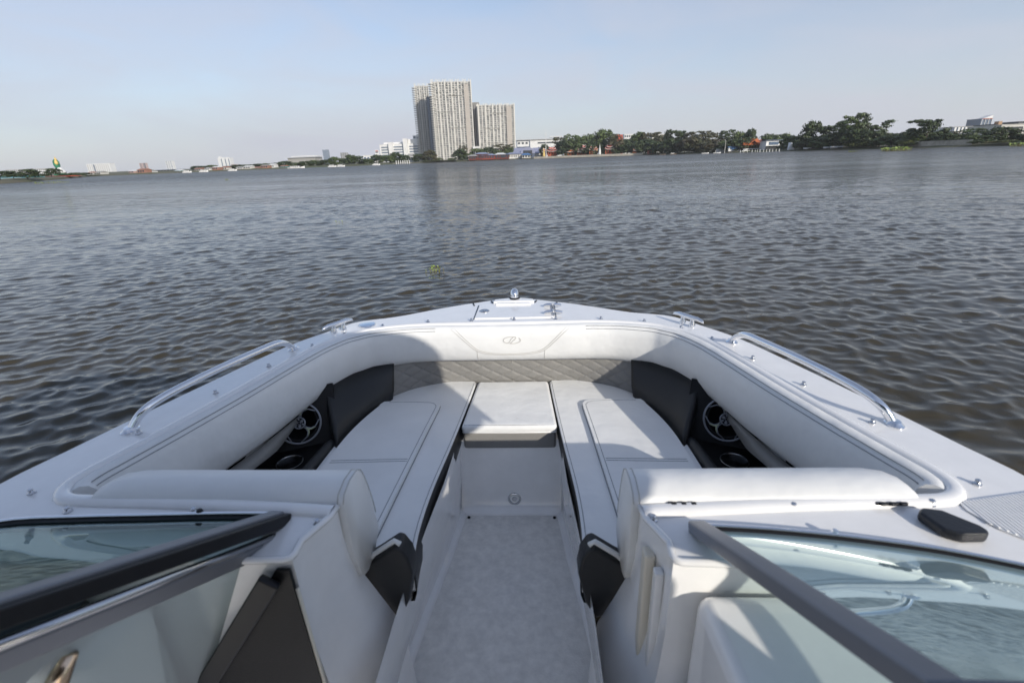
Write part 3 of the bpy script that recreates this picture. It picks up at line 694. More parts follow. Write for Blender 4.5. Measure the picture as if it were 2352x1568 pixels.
BARK = mat('bark', (.10,.08,.06), .9, var=.3)

SH = [(-900,19.5),(-400,20),(0,19),(110,15),(200,9.5),(390,8.5),(600,8),(800,7.5),(1000,6.5),(1180,6),(1480,7),(1700,9),(2000,12),(2200,15),(2352,17),(2900,21),(3400,22)]
def hor(vx):
    d0 = (FW+RI*((vx-1176)/FV)+UP*(784/FV)).z; d1 = -UP.z/FV      # z of ray = d0 + vy*d1
    return d0/-d1
def drop(vx): return float(np.interp(vx, [a for a, _ in SH], [c for _, c in SH]))
def shore(vx, dd=0): 
    p = onz(vx, hor(vx)+drop(vx)+dd, 0); return p
b = MB(); pts = [shore(vx) for vx in np.linspace(-900, 3400, 130)]
rg = random.Random(5); rows = []
for q, (off, z) in enumerate(((-3,-.6),(0,.08),(2.0,.35),(8,.7),(40,.9),(400,1.0),(2500,1.0),(9000,1.0))):
    r = []
    for p in pts:
        d = Vector((p.x, p.y, 0)); u = d.normalized(); o_ = rg.uniform(-.6,.6) if q < 4 else 0
        e = d+u*(off*(1+.0*d.length)+o_); r.append((e.x, e.y, z+(rg.uniform(-.05,.1) if 1 < q < 5 else 0)))
    rows.append(r)
b.grid(rows, flip=True); gb = b.build('riverbank', LAND, smooth=True); tag(gb, 'low earth bank across the river', kind='structure')

def blob_crown(seed, W, H, n=34, k=46, leaf=.16, kind=0):
    """leaf-card crown of about W wide, H high, base at z=0"""
    g = random.Random(seed); b = MB()
    cl = []
    for i in range(n):
        a = g.uniform(0, 2*math.pi); 
        if kind == 0: zf = g.random()**.8; rad = .5*math.sqrt(max(0.05, 1-((zf-.42)/.62)**2))
        elif kind == 1: zf = .25+.75*g.random(); rad = .5*(.35+.65*math.sin(min(1, zf)*2.2))      # umbrella / layered
        elif kind == 2: zf = g.random(); rad = .5*(1-.75*zf)                                    # conical
        else: zf = g.random(); rad = .5*(.55+.45*math.sin(zf*3.1))
        r = W*rad*math.sqrt(g.uniform(.25, 1)); cl.append((r*math.cos(a), r*math.sin(a), H*(.06+.86*zf), g.uniform(.10,.20)*(W+H)/2))
    cl.append((0,0,H*.45,W*.22)); cl.append((0,0,H*.7,W*.18))
    for cx, cy, cz, cr in cl:
        fl = .45 if kind == 1 else .75
        for j in range(k):
            d = Vector((g.gauss(0,1), g.gauss(0,1), g.gauss(0,1))).normalized()*cr*g.uniform(.55,1.08)
            c = Vector((cx+d.x, cy+d.y, max(.02*H, cz+d.z*fl))); n_ = (d.normalized()+Vector((g.uniform(-.6,.6),g.uniform(-.6,.6),g.uniform(-.3,.8)))).normalized()
            x = n_.orthogonal().normalized(); y = n_.cross(x); s = leaf*g.uniform(.6,1.3)*(W+H)/12; a = g.uniform(0,3.1); x, y = x*math.cos(a)+y*math.sin(a), y*math.cos(a)-x*math.sin(a)
            b.add([c-x*s-y*s*.35, c+x*s*.2-y*s*.7, c+x*s+y*s*.3, c-x*s*.1+y*s*.7], [(0,1,2,3)])
    return b
def palm_crown(seed, W, H):
    g = random.Random(seed); b = MB()
    for i in range(15):
        a = g.uniform(0,6.28); L = W*.5*g.uniform(.8,1.15); up_ = g.uniform(.1,1.0)
        P = [Vector((L*t*math.cos(a), L*t*math.sin(a), H*.62+H*.45*up_*t-H*.75*t*t*(1.2-up_*.5))) for t in np.linspace(0,1,8)]
        s = Vector((-math.sin(a), math.cos(a), 0)); wd = [.03,.10,.14,.15,.13,.10,.06,.01]
        for sd in (-1,1): b.grid([P, [p+s*sd*W*wd[k]-Vector((0,0,W*wd[k]*.5)) for k, p in enumerate(P)]])
    return b
CROWN = {}
def crown_mesh(kind, var, lm):
    key = (kind, var, lm)
    if key not in CROWN:
        if kind == 'p': o = palm_crown(var*7+1, 1, 1).build('crown', LEAF[lm])
        else: o = blob_crown(var*13+kind*5+2, 8, 8, n=(44,34,34,34)[kind], k=(52,52,46,46)[kind], kind=kind, leaf=(.27,.24,.26,.28)[kind]).build('crown', LEAF[lm])
        if kind != 'p':
            for v in o.data.vertices: v.co /= 8
        CROWN[key] = o.data; bpy.data.objects.remove(o)
    return CROWN[key]
def trunk_mb(seed, H, r):
    g = random.Random(seed); b = MB(); bx, by = g.uniform(-.3,.3), g.uniform(-.3,.3)
    b.tube([(0,0,-.4),(bx*.3,by*.3,H*.4),(bx,by,H)], [r*1.3,r,r*.5], 7)
    for i in range(5):
        a = g.uniform(0,6.28); z = H*g.uniform(.45,.8); L = H*g.uniform(.25,.45)
        b.tube([(bx*z/H,by*z/H,z),(L*.5*math.cos(a),L*.5*math.sin(a),z+L*.35),(L*math.cos(a),L*math.sin(a),z+L*.8)], [r*.5,r*.3,r*.12], 5)
    return b
def tree(vx, vtop, vw, label, kind=0, lm=0, dY=12, cat='tree', name='tree', var=None, vbase=None, grp='trees along the far bank', bare=.22):
    sh = shore(vx); Y = sh.y+dY; t = at(vx, vtop, Y); x0, x1 = at(vx-vw/2, vtop, Y).x, at(vx+vw/2, vtop, Y).x
    W = abs(x1-x0); bz = .8; H = t.z-bz; base_x = at(vx, hor(vx)+drop(vx)*.8, Y).x
    r = empty(name, (base_x, Y, bz), 0); tag(r, label, cat, grp)
    var = (int(vx*7) % 5) if var is None else var
    me = crown_mesh(kind, var, lm)
    c = bpy.data.objects.new('crown', me); col.objects.link(c); c.parent = r
    lo = 0.02 if name in ('bush',) else bare*H
    c.location = ((t.x-base_x)*.8, 0, lo); c.scale = (W*1.32, W*1.15, (H-lo)*1.08); c.rotation_euler = (0,0,(vx*1.7) % 6.28)
    if kind == 'p': c.scale = (W, W, (H-lo)*1.1)
    if name != 'bush': trunk_mb(int(vx), H*.75 if kind != 'p' else lo+(H-lo)*.66, max(.09, H*.018)).build('trunk', BARK, r, smooth=True)
    return r
def bldg(name, label, cat, x0, x1, vtop, Y, wallm, depth=None, rows=0, cols=0, winm=None, roofm=None, roof='flat', wf=(.62,.5), vbot=None, group=None, overh=.3, rh=None, floors_band=False):
    """a building between image columns x0..x1 with its roof line at vtop, standing Y metres away"""
    a, c = at(x0, vtop, Y), at(x1, vtop, Y); zt = (a.z+c.z)/2; zb = .6 if vbot is None else at((x0+x1)/2, vbot, Y).z
    W = c.x-a.x; D = depth or max(4, W*.5); H = zt-zb
    r = empty(name, ((a.x+c.x)/2, Y, zb)); tag(r, label, cat, group)
    rr = (rh if rh is not None else W*.22) if roof in ('gable','hip','arch') else 0
    if rr > H*.6: rr = H*.6
    hw = H-rr
    MB().box((0, D/2, hw/2), (W, D, hw)).build('wall', wallm, r)
    if roof == 'flat':
        MB().box((0, D/2, H+.12*0+.1), (W+overh*2, D+overh*2, .35)).build('roof', roofm or wallm, r)
    elif roof == 'gable':   # ridge left to right
        b = MB(); o = overh; b.add([(-W/2-o,-o,hw-.1),(W/2+o,-o,hw-.1),(W/2+o*.6,D/2,H),(-W/2-o*.6,D/2,H),(-W/2-o,D+o,hw-.1),(W/2+o,D+o,hw-.1)], [(0,1,2,3),(3,2,5,4),(0,3,4),(1,5,2)]); b.build('roof', roofm, r)
    elif roof == 'hip':
        b = MB(); o = overh; q = W*.28; b.add([(-W/2-o,-o,hw-.1),(W/2+o,-o,hw-.1),(q,D/2,H),(-q,D/2,H),(-W/2-o,D+o,hw-.1),(W/2+o,D+o,hw-.1)], [(0,1,2,3),(3,2,5,4),(0,3,4),(1,5,2)]); b.build('roof', roofm, r)
    elif roof == 'arch':
        b = MB(); n = 14; rws = []
        for yy in (-overh, D+overh): rws.append([(-(W/2+overh)*math.cos(math.pi*i/n), yy, hw-.05+rr*math.sin(math.pi*i/n)) for i in range(n+1)])
        b.grid(rws, flip=True); b.add(rws[0], [tuple(range(n+1))]); b.build('roof', roofm, r)
    if rows and cols:
        cw, chh = W/cols, hw/rows; first = None
        for i in range(rows):
            for j in range(cols):
                loc = (-W/2+(j+.5)*cw, -.06, (i+.55)*chh)
                if first is None: first = MB().box((0,0,0), (cw*wf[0], .2, chh*wf[1])).build('window', winm or WIN, r, loc=loc)
                else:
                    o = first.copy(); col.objects.link(o); o.parent = r; o.location = loc
    return r, W, H, D
def add(r, name, m, c, d, rz=0): return MB().box(c, d, rz=rz).build(name, m, r)

# ---- residential towers
def tower(label, x0, x1, vtop, Y, nf, nb, D, rz=0, stair=True, cor=False, fins=True):
    a, c = at(x0, vtop, Y), at(x1, vtop, Y); W = c.x-a.x; H = (a.z+c.z)/2-1
    r = empty('apartment_tower', ((a.x+c.x)/2, Y, 1)); r.rotation_euler = (0, 0, R_(12)); tag(r, label, 'apartment tower', 'apartment towers on the far bank')
    fh = (H*.955)/nf
    add(r, 'wall', CREAM2, (0, D/2+.6, H*.955/2), (W-.3, D, H*.955))
    pw = W/nb
    for i in range(nb+1):          # piers
        add(r, 'pier', CREAM, (-W/2+i*pw, .2, H*.985/2), (pw*.15, 1.0, H*.985))
        if i < nb: add(r, 'pier', CREAM, (-W/2+(i+.52)*pw, .35, H*.97/2), (pw*.08, .7, H*.97))
    if fins:
        for i in range(nb*2):
            add(r, 'roof_fin', CREAM, (-W/2+(i+.5)*pw/2, .6, H*.975), (pw*.09, .5, H*.035))
        for i in range(5): add(r, 'roof_fin', CREAM, (-W/2+.2, 3+i*D/6, H*.97), (.5, .4, H*.05))
    add(r, 'roof', CREAM2, (0, D/2+1, H*.957), (W, D, .8))
    g = random.Random(int(x0)); wn = []; first = bf = None; cells = [(k, i) for k in range(nf) for i in range(nb)]
    g.shuffle(cells); st = MB()
    for q, (k, i) in enumerate(cells):
        z = (k+.5)*fh
        for hlf in (0, 1):
            cxx = -W/2+(i+.31+.43*hlf)*pw; ww = pw*(.22 if (i+hlf) % 2 else .29)*g.uniform(.7,1.15)
            if q < 50:
                if first is None: first = MB().box((0,0,0),(1,.3,fh*.58)).build('window', WTOW, r); first.location = (cxx, .5, z); first.scale = (ww,1,1)
                else:
                    o = first.copy(); col.objects.link(o); o.parent = r; o.location = (cxx, .5, z); o.scale = (ww,1,g.uniform(.7,1.1))
            else: st.box((cxx, .5, z+g.uniform(-.2,.2)), (ww, .3, fh*g.uniform(.40,.75)))
    tag(st.build('window', WTOW, r), kind='stuff')
    st = MB()
    for k, i in cells:
        if g.random() < .75: st.box((-W/2+(i+.31+.43*g.choice((0,1)))*pw, -.05, k*fh+.1), (pw*.30, 1.1, fh*g.choice((.12,.22,.30))))
    tag(st.build('balcony', CREAM, r), kind='stuff')
    for k in range(0, nf, 7): add(r, 'floor_band', CONC, (g.uniform(-.2,.2)*W, -.45, k*fh+1), (W*.42, .9, .35))
    if cor:                         # rounded balconies on the left corner
        f = None
        for k in range(nf):
            if f is None:
                f = MB().lathe([(3.4,0),(3.4,.9),(3.2,.9)], (0,0,0), n=16).build('corner_balcony', CREAM2, r); f.location = (-W/2, 2.0, fh*(k+.15))
            else:
                o = f.copy(); col.objects.link(o); o.parent = r; o.location = (-W/2, 2.0, fh*(k+.15))
    if stair:
        add(r, 'stair_panel', M('stair_brick', (.40,.36,.32)), (W/2-pw*.75, -.72, H*.93/2), (pw*.72, .5, H*.93))
        for k in range(nf): add(r, 'stair_slab', CREAM2, (W/2-pw*.75, -1.0, (k+.5)*fh), (pw*.76, .25, .4))
    return r, W, H
tower('left tower of the three, dark slot on its right side', 951, 982, 190, 640, 34, 3, 34, cor=True, stair=False)
tower('tallest beige apartment tower with balconies from ground to roof', 990, 1080, 180, 600, 34, 6, 20, cor=True)
tower('shorter wide beige apartment tower right of the tallest one', 1097, 1181, 236, 620, 25, 5, 22)
rr, W, H, D = bldg('lift_shaft', 'dark blue glass slab between the left tower and the tallest tower', 'tower block', 979, 999, 223, 618, SLATE, 12)
for i in range(3): add(rr, 'glazing_strip', WINB, (-W/2+(i+.5)*W/3, -.1, H/2), (W/5, .3, H*.96))
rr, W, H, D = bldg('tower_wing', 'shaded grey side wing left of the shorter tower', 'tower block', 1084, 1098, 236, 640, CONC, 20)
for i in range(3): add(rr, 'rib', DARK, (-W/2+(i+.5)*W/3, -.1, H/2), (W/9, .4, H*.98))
bldg('podium', 'low white podium between the two big towers', 'building', 1086, 1102, 337, 600, WHITE, 8, 1, 3, WIN)

# ---- hospital complex and left skyline
rr, W, H, D = bldg('hospital_block', 'white terraced block with banded windows left of the towers', 'building', 871, 966, 331, 640, WHITE, 30)
for i in range(6):
    for j, (a, c) in enumerate(((-.46,-.30),(-.16,.06),(.22,.44))): add(rr, 'window_band', WINB, ((a+c)/2*W, -.2, H*(.12+i*.145)), ((c-a)*W, .5, H*.06))
for a, hh in ((-.22,1.1),(.14,1.28)): add(rr, 'stair_tower', WHITE, (a*W, 0, H*hh/2), (W*.10, 6, H*hh))
add(rr, 'upper_block', WHITE, (.28*W, 12, H*1.1), (W*.34, 14, H*.30)); add(rr, 'upper_block', WHITE, (-.18*W, 14, H*1.05), (W*.5, 14, H*.14))
bldg('white_tower', 'slim white block squeezed between hospital and left tower', 'building', 948, 962, 312, 700, WHITE, 14, 7, 2, WINB)
rr, W, H, D = bldg('flag_building', 'small white building with a striped flag banner', 'building', 834, 872, 357, 560, WHITE, 10, 1, 5, WINB)
add(rr, 'flag_wall', WHITE, (W*.32, 3, H*.9), (W*.2, 3, H*1.5)); add(rr, 'flag', REDP, (W*.33, 1.3, H*1.52), (W*.15, .2, H*.10)); add(rr, 'flag', SLATE, (W*.33, 1.3, H*1.36), (W*.15, .2, H*.13))
bldg('hazy_block', 'hazy brown office block far off behind the riverside trees', 'building', 781, 795, 351, 1800, CONC, 20, 8, 3, WIN)
bldg('twin_tower', 'faint grey tower with a white crown far left of the apartment towers', 'building', 740, 752, 344, 2600, WINB, 20, roofm=WHITE)
r2, W, H, D = bldg('stadium', 'long flat white roof on columns above the trees', 'stadium', 660, 724, 362, 900, CONC, 30, roofm=WHITE, overh=3)
add(r2, 'roof_deck', WHITE, (W*.12, 10, H+2.0), (W*.95, 20, 1.2))
bldg('long_terrace', 'long low white terrace left of the flat white roof', 'building', 601, 640, 377, 1000, WHITE, 12, 2, 10, WIN)
rr, W, H, D = bldg('white_tower', 'ornate white twin-peaked tower on the left skyline', 'tower block', 499, 527, 363, 1700, WHITE, 20)
for a, h2 in ((-.32,1.16),(-.05,1.06),(.3,1.05)): add(rr, 'turret', WHITE, (a*W, 4, H*h2/2), (W*.18, 6, H*h2))
for a in (-.2,.12,.4): add(rr, 'glazing_strip', WINB, (a*W, -.2, H*.48), (W*.07, .4, H*.85))
bldg('pink_block', 'small pinkish block right of the ornate white tower', 'building', 530, 541, 378, 1600, M('dusty_pink', (.5,.36,.34)), 10, 4, 3, WIN)
bldg('low_house', 'low cream roofed house beside the pinkish block', 'building', 543, 557, 383, 1500, WHITE, 12, roof='gable', roofm=PINK)
bldg('pink_house', 'two pink roofed houses left of the ornate white tower', 'building', 465, 493, 384, 1500, CREAM, 12, roof='gable', roofm=PINK)
rr, W, H, D = bldg('pavilion', 'white river pavilion with two dark domes', 'building', 421, 443, 393, 330, WHITE, 8, 1, 6, WIN)
for a in (-.25,.25): MB().lathe([(W*.2,0),(W*.17,W*.05),(W*.08,W*.10),(0,W*.11)], (a*W,4,H), n=12).build('dome', SLATE, rr)
bldg('white_tower', 'pale narrow tower right of the pink one on the left skyline', 'tower block', 379, 394, 370, 1500, WHITE, 12, 9, 3, WINB)
bldg('pavilion_roof', 'grey flat roofed hall under the pale narrow tower', 'building', 352, 398, 391, 380, CREAM, 10, 1, 6, WIN, roofm=SLATE, overh=2)
rr, W, H, D = bldg('pink_tower', 'thin pink tower with dark side on the left skyline', 'tower block', 319, 333, 375, 1600, M('dusty_pink_render', (.50,.36,.33)), 10, 9, 2, WIN)
add(rr, 'side_panel', DARK, (W*.42, -.3, H/2), (W*.12, 1, H))
rr, W, H, D = bldg('white_tower', 'broad white slab tower with a grey slot on the left skyline', 'tower block', 197, 251, 376, 1500, WHITE, 20)
for i in range(11): add(rr, 'glazing_strip', CONC if i != 3 else SLATE, (-W/2+(i+.6)*W/11.5, -.2, H*.47), (W*(.02 if i != 3 else .06), .4, H*.90))
for i, (x0, x1, t) in enumerate(((240,262,401),(262,281,400),(284,311,399))):
    bldg('arched_roof', ('small dark arched roof nearest the broad white slab tower','middle dark arched roof of the three left ones','largest dark arched roof, right of two smaller ones')[i], 'shed', x0, x1, t, 300, CONC, 14, roof='arch', roofm=SLATE, group='dark arched roofs on the left bank', overh=.4)
bldg('school_block', 'long grey-white block behind the trees at far left', 'building', 12, 110, 389, 700, WHITE, 20, 3, 22, WIN, roofm=CONC)
bldg('blue_roof_hall', 'riverside hall with a turquoise roof at the left edge', 'building', -30, 46, 405, 150, WHITE, 8, 1, 9, WIN, roof='gable', roofm=TURQ, rh=1.0)
bldg('red_roof_hall', 'long low hall with a red roof at the far left', 'building', 50, 148, 405, 178, CREAM, 7, 1, 14, WIN, roof='gable', roofm=REDP, rh=1.3)
# giant seated figure
sx = at(137, 359, 210); bx = at(140, 401, 210)
st = empty('temple_statue', (bx.x, 210, .8)); tag(st, 'tall green and gold temple statue on a white plinth at far left', 'statue'); HS = sx.z-.8
def SL(p, o, m, nm, n=18, s2=1): MB().lathe([(r*HS, z*HS) for r, z in p], (o[0]*HS, o[1]*HS, o[2]*HS), n=n, sy=s2).build(nm, m, st, smooth=True)
SL([(.30,0),(.30,.08),(.26,.10),(.24,.16),(.02,.17)], (0,0,0), GREENP, 'base')
SL([(.24,.0),(.25,.06),(.19,.14),(.12,.22),(.08,.28),(.0,.29)], (.05,0,.15), WHITE, 'plinth')
SL([(.05,0),(.09,.05),(.13,.14),(.15,.22),(.12,.30),(.06,.35),(0,.36)], (-.04,0,.36), GREENP, 'robe')
SL([(.02,0),(.09,.06),(.17,.16),(.18,.26),(.12,.36),(.03,.42),(0,.42)], (-.09,.05,.46), GREENP, 'hood', s2=.5)
SL([(.03,0),(.07,.08),(.085,.18),(.07,.26),(.045,.30),(0,.31)], (.02,-.05,.50), GOLDP, 'body')
SL([(.0,0),(.05,.02),(.06,.07),(.045,.12),(.02,.15),(.012,.20),(.0,.23)], (.03,-.04,.77), GOLDP, 'head')
MB().tube([(.05*HS,-.06*HS,.66*HS),(.14*HS,-.12*HS,.60*HS),(.15*HS,-.15*HS,.68*HS)], [.03*HS,.028*HS,.016*HS], 8).build('arm', GOLDP, st, smooth=True)
MB().tube([(-.10*HS,-.02*HS,.34*HS),(-.12*HS,0,.16*HS),(-.10*HS,0,0)], [.06*HS,.05*HS,.06*HS], 8).build('drape', GOLDP, st, smooth=True)

# far waterfront strip of small houses and moored boats on the left
DP = M('dusty_pink_plaster', (.50,.34,.30)); BR = M('faded_brick', (.34,.17,.12))
hue = [WHITE, CREAM, DP, BR, WHITE, TURQ, CONC, WHITE, BR, CREAM]
g = random.Random(11)
desc = ['white','cream','pink','brick red','pale','turquoise','grey','whitewashed','faded red','sandy']
marks = [(205,'just below the broad white slab tower'),(222,'beside the reeds on the left bank'),(300,'under the largest dark arched roof'),(322,'below the thin pink tower'),(340,'left of the grey flat roofed hall'),(405,'left of the domed pavilion'),(452,'right of the domed pavilion'),(474,'below the pink roofed houses'),(492,'left of the ornate white tower foot'),(512,'at the foot of the ornate white tower'),(548,'below the low cream roofed house'),(566,'between white tower and long terrace'),(584,'left of the long low terrace'),(606,'in front of the long low terrace'),(622,'at the right end of the long terrace'),(648,'left of the white ferry')]
for i, (vx, where) in enumerate(marks):
    w2 = g.uniform(5,9); sh = shore(vx)
    bldg('waterfront_house', 'small %s waterfront house %s' % (desc[i % 10], where), 'house', vx-w2, vx+w2, hor(vx)+g.uniform(-5,1), sh.y+5+g.uniform(0,5), hue[i % 10], 5, 1, 3, WIN, roof='gable', roofm=(BR if i % 3 == 0 else CONC if i % 3 == 1 else WHITE), group='small houses along the left waterfront', rh=.5, vbot=None, overh=.2)
# boats
def boat_far(vx, L, label, hullm, cabm, name='river_boat', dd=3.0, cab=.5, rz=0, cat='boat', grp='small boats by the far bank', hh=.55):
    p = shore(vx, dd); r = empty(name, (p.x, p.y-.5, 0), rz); tag(r, label, cat, grp)
    b = MB(); rws = []
    for t, wv, z in ((-.5,.75,.0),(-.35,1,-.02),(0,1,-.02),(.3,.8,.05),(.5,.05,.35)):
        x = t*L; ww = wv*L*.11; rws.append([(x, -ww, hh+z*L*.15), (x, -ww*.75, -.1), (x, ww*.75, -.1), (x, ww, hh+z*L*.15)])
    b.grid(rws, close=True, cap=True); b.build('hull', hullm, r)
    if cab:
        add(r, 'cabin', cabm, (-L*.08, 0, hh+cab*.5), (L*.5, L*.13, cab)); add(r, 'roof', WHITE, (-L*.08, 0, hh+cab+.06), (L*.56, L*.17, .12))
        for i in range(4): add(r, 'window', WIN, (-L*.26+i*L*.12, -L*.067, hh+cab*.6), (L*.07, .04, cab*.45))
    return r
boat_far(682, 9.5, 'long white ferry moving along the left bank', WHITE, WHITE, 'ferry', 0.2, .55, cat='ferry', grp=None)
for vx, lab in ((432,'white boat moored below the domed pavilion'),(536,'white boat moored below the pinkish block'),(470,'low boat moored left of the ornate tower'),(764,'white boat among the trees left of the flag building'),(784,'second white boat near the left tree line'),(865,'white boat below the white terraced block')):
    boat_far(vx, 4.5, lab, WHITE, WHITE, dd=.6, cab=.4)

# ---- waterfront under the towers
rr, W, H, D = bldg('gazebo', 'white riverside gazebo with a grey hipped roof', 'gazebo', 932, 953, 353, 360, WHITE, 7, 1, 4, WIN, roof='hip', roofm=CONC)
for i in range(7): 
    vx = 911+i*5; p = shore(vx, .2); q = add(None, 'mooring_post', WHITE, (p.x, p.y-.3, .9), (.35,.35,2.4))
    tag(q, 'white post of the jetty below the towers, %s from the left' % ('first','second','third','fourth','fifth','sixth','last')[i], 'post', 'white posts of the jetty')
sh = shore(925); q = add(None, 'jetty', CONC, (sh.x, sh.y-1.2, .45), (12,2.2,.3)); tag(q, 'pale concrete jetty at the water below the gazebo', 'jetty')
flo = [(1076,1093,355,-2,MAROON,CONC,'small brown floating house at the left end of the red row'),(1092,1120,350,0,MAROON,LAV,'maroon stilt house with lavender roof left of the middle one'),(1106,1135,353,-3,MAROON2,LAV,'red stilt restaurant with a blue-grey roof in the middle'),(1137,1160,351,0,MAROON,WHITE,'maroon stilt house with a white roof'),(1152,1168,352,-2,MAROON,SLATE,'maroon stilt house with a slate roof beside the white hall'),(1163,1199,350,2,WHITE,LAV,'long white riverside hall with a lavender roof'),(1199,1218,352,0,CREAM,BLUE,'cream shed with a bright blue awning under the arched hall')]
for x0, x1, t, dy, wm_, rm_, lab in flo:
    sh = shore((x0+x1)/2); rr, W, H, D = bldg('stilt_house', lab, 'house', x0, x1, t, sh.y+dy, wm_, 9, 1, max(3, int((x1-x0)/5)), WIN if wm_ != WHITE else CONC, roof='hip', roofm=rm_, group='riverside houses below the towers', rh=1.1, overh=.9)
    for j in range(4): add(r=rr, name='stilt', m=BROWN, c=(-W*.4+j*W*.27, -.3, -.4), d=(.25,.25,1.2))
rr, W, H, D = bldg('arched_hall', 'hall with a big lavender barrel roof and dark open gable', 'hall', 1196, 1228, 338, 385, SLATE, 30, roof='arch', roofm=LAV, rh=4.5)
add(rr, 'gable_opening', DARK, (0,-.6,H*.45), (W*.62,.3,H*.5))
bldg('side_hall', 'lower lavender barrel roof running left of the arched hall', 'hall', 1177, 1212, 339.5, 392, LAV, 12, roof='gable', roofm=LAV, rh=3.5)
bldg('side_hall', 'pale sheet roof just right of the arched hall', 'hall', 1224, 1245, 339, 392, CREAM, 12, roof='gable', roofm=LAV, rh=4)
rr, W, H, D = bldg('school_building', 'white school block with dark blue frames behind the arched hall', 'building', 1187, 1290, 321, 440, WHITE, 18, roofm=CONC, overh=1)
for i in range(3):
    add(rr, 'window_band', WIN, (.22*W, -.15, H*(.28+i*.27)), (W*.50, .4, H*.07))
    for j in range(3): add(rr, 'window', WIN, (-.45*W+j*W*.085, -.15, H*(.30+i*.27)), (W*.045, .4, H*.09))
for a in (-.5,-.21): add(rr, 'frame', SLATE, (a*W, -.2, H/2), (W*.014, .6, H))
for z in (.98,.62): add(rr, 'frame', SLATE, (-.355*W, -.25, H*z), (W*.29, .6, H*.04))
add(rr, 'roof_slab', WHITE, (.38*W, 8, H*1.14), (W*.28, 10, .5)); add(rr, 'stair_head', CONC, (.40*W, 8, H*1.06), (W*.12, 6, H*.14))
p = at(1253, 299, 350); pb = at(1254, 345, 350); q = MB().tube([(0,0,0),(0,0,p.z-.8)], [.22,.12], 10).build('flagpole', WHITE); q.location = (pb.x, 350, .8); tag(q, 'tall white pole standing above the temple wall', 'pole')
# temple quay with its wall and shrines
a, c = shore(1226, -.6), shore(1476, -.6)
b = MB(); rws = []
for t in np.linspace(0,1,30):
    vx = 1226+250*t; p = shore(vx, 0); rws.append([(p.x,p.y-1.2,-.3),(p.x,p.y-1.2,1.35),(p.x,p.y-.5,1.35),(p.x,p.y-.5,-.3)])
b.grid(rws, close=True, cap=True); q = b.build('quay_wall', mat('quay_paint', (.60,.55,.46), .8, c2=(.42,.38,.30), vscale=.4)); tag(q, 'long cream river wall in front of the red shrines', 'wall')
def shrine(x0, x1, vt, lab, rot=0, two=True, m1=REDP, m2=WHITE):
    sh = shore((x0+x1)/2); Y = sh.y+7; a, c = at(x0, vt, Y), at(x1, vt, Y); W = c.x-a.x; H = (a.z+c.z)/2-1.2
    r = empty('shrine', ((a.x+c.x)/2, Y, 1.2)); tag(r, lab, 'shrine', 'red shrines on the temple quay')
    for ax_ in (-.42,-.14,.14,.42):
        add(r, 'column', m1, (ax_*W, 0, H*.28), (W*.07, .4, H*.56))
    add(r, 'back_wall', ORANGE, (0, 2.2, H*.26), (W*.8, .3, H*.52)); add(r, 'beam', GOLDP, (0,0,H*.53), (W*.95,.5,H*.07))
    for k, (zz, wv) in enumerate(((.55,1.08),(.78,.72)) if two else ((.55,1.1),)):
        b = MB(); h2 = H*(.22 if two else .35)
        for yy, zz2 in ((-1.2, 0), (1.2, h2)): pass
        n = 8; top_ = [(W*wv*(-.38+.76*i/n), 1.0, H*zz+h2+ .10*H*(abs(i/n-.5)*2)**3) for i in range(n+1)]
        lo_ = [(W*wv*(-.5+i/n), -1.3, H*zz+.16*H*(abs(i/n-.5)*2)**3) for i in range(n+1)]; lb = [(x, 3.3, z) for x, y, z in lo_]
        b.grid([lo_, top_, lb], flip=False); b.build('roof', m1 if k == 0 or wv < 1 else m2, r, solid=.2)
        MB().tube([(x, y-.1, z+.12) for x, y, z in top_], .22, 6).build('ridge', m2, r)
        MB().tube([(x, y-.1, z+.05) for x, y, z in lo_], .13, 6).build('eave', m2, r)
    return r
shrine(1245,1256,343,'slim red and white shrine gate at the left end of the quay wall')
shrine(1257,1279,339,'wide two-tiered red shrine near the left end of the quay')
shrine(1296,1320,343,'low orange roofed shrine between the two-tiered ones', two=False, m1=ORANGE)
shrine(1325,1337,343,'small red shrine left of the pointed red one')
shrine(1336,1348,335,'pointed red and white shrine in the middle of the quay')
shrine(1353,1373,337,'orange and gold shrine with dark columns', m1=ORANGE)
shrine(1390,1410,334,'red shrine with a white ridge near the right end of the quay')
shrine(1454,1463,341,'small orange pavilion under the trees right of the shrines', two=False, m1=ORANGE)
for vx, h_, lab, m_ in ((1399-21,330,'white pointed stupa left of the right-hand red shrine',WHITE),(1249,338,'gold pointed spire beside the slim shrine gate',GOLDP)):
    sh = shore(vx); t_ = at(vx, h_, sh.y+5); hh = t_.z-1.2
    q = MB().lathe([(.9,0),(.9,.4),(.6,.5*hh),(.35,.6*hh),(.2,.8*hh),(0,hh)], (0,0,0), n=12).build('spire', m_, smooth=True); q.location = (t_.x, sh.y+5, 1.2); tag(q, lab, 'spire')
bldg('temple_roof', 'red and white temple roof peeking over the trees above the shrines', 'temple', 1412, 1432, 309, 420, REDP, 10, roof='gable', roofm=REDP, rh=6)
bldg('white_block', 'white block peeking over the trees right of the temple roof', 'building', 1434, 1454, 309, 520, WHITE, 12, 5, 4, WIN)
bldg('white_block', 'long cream block behind the trees above the pink hut', 'building', 1498, 1537, 309, 520, CREAM, 12, 5, 12, WIN)
bldg('pink_hut', 'small pink hut on the water edge right of the quay wall', 'hut', 1490, 1503, 343, shore(1497).y+1, PINK, 3, 1, 2, DARK, roof='gable', roofm=REDR, rh=.8)

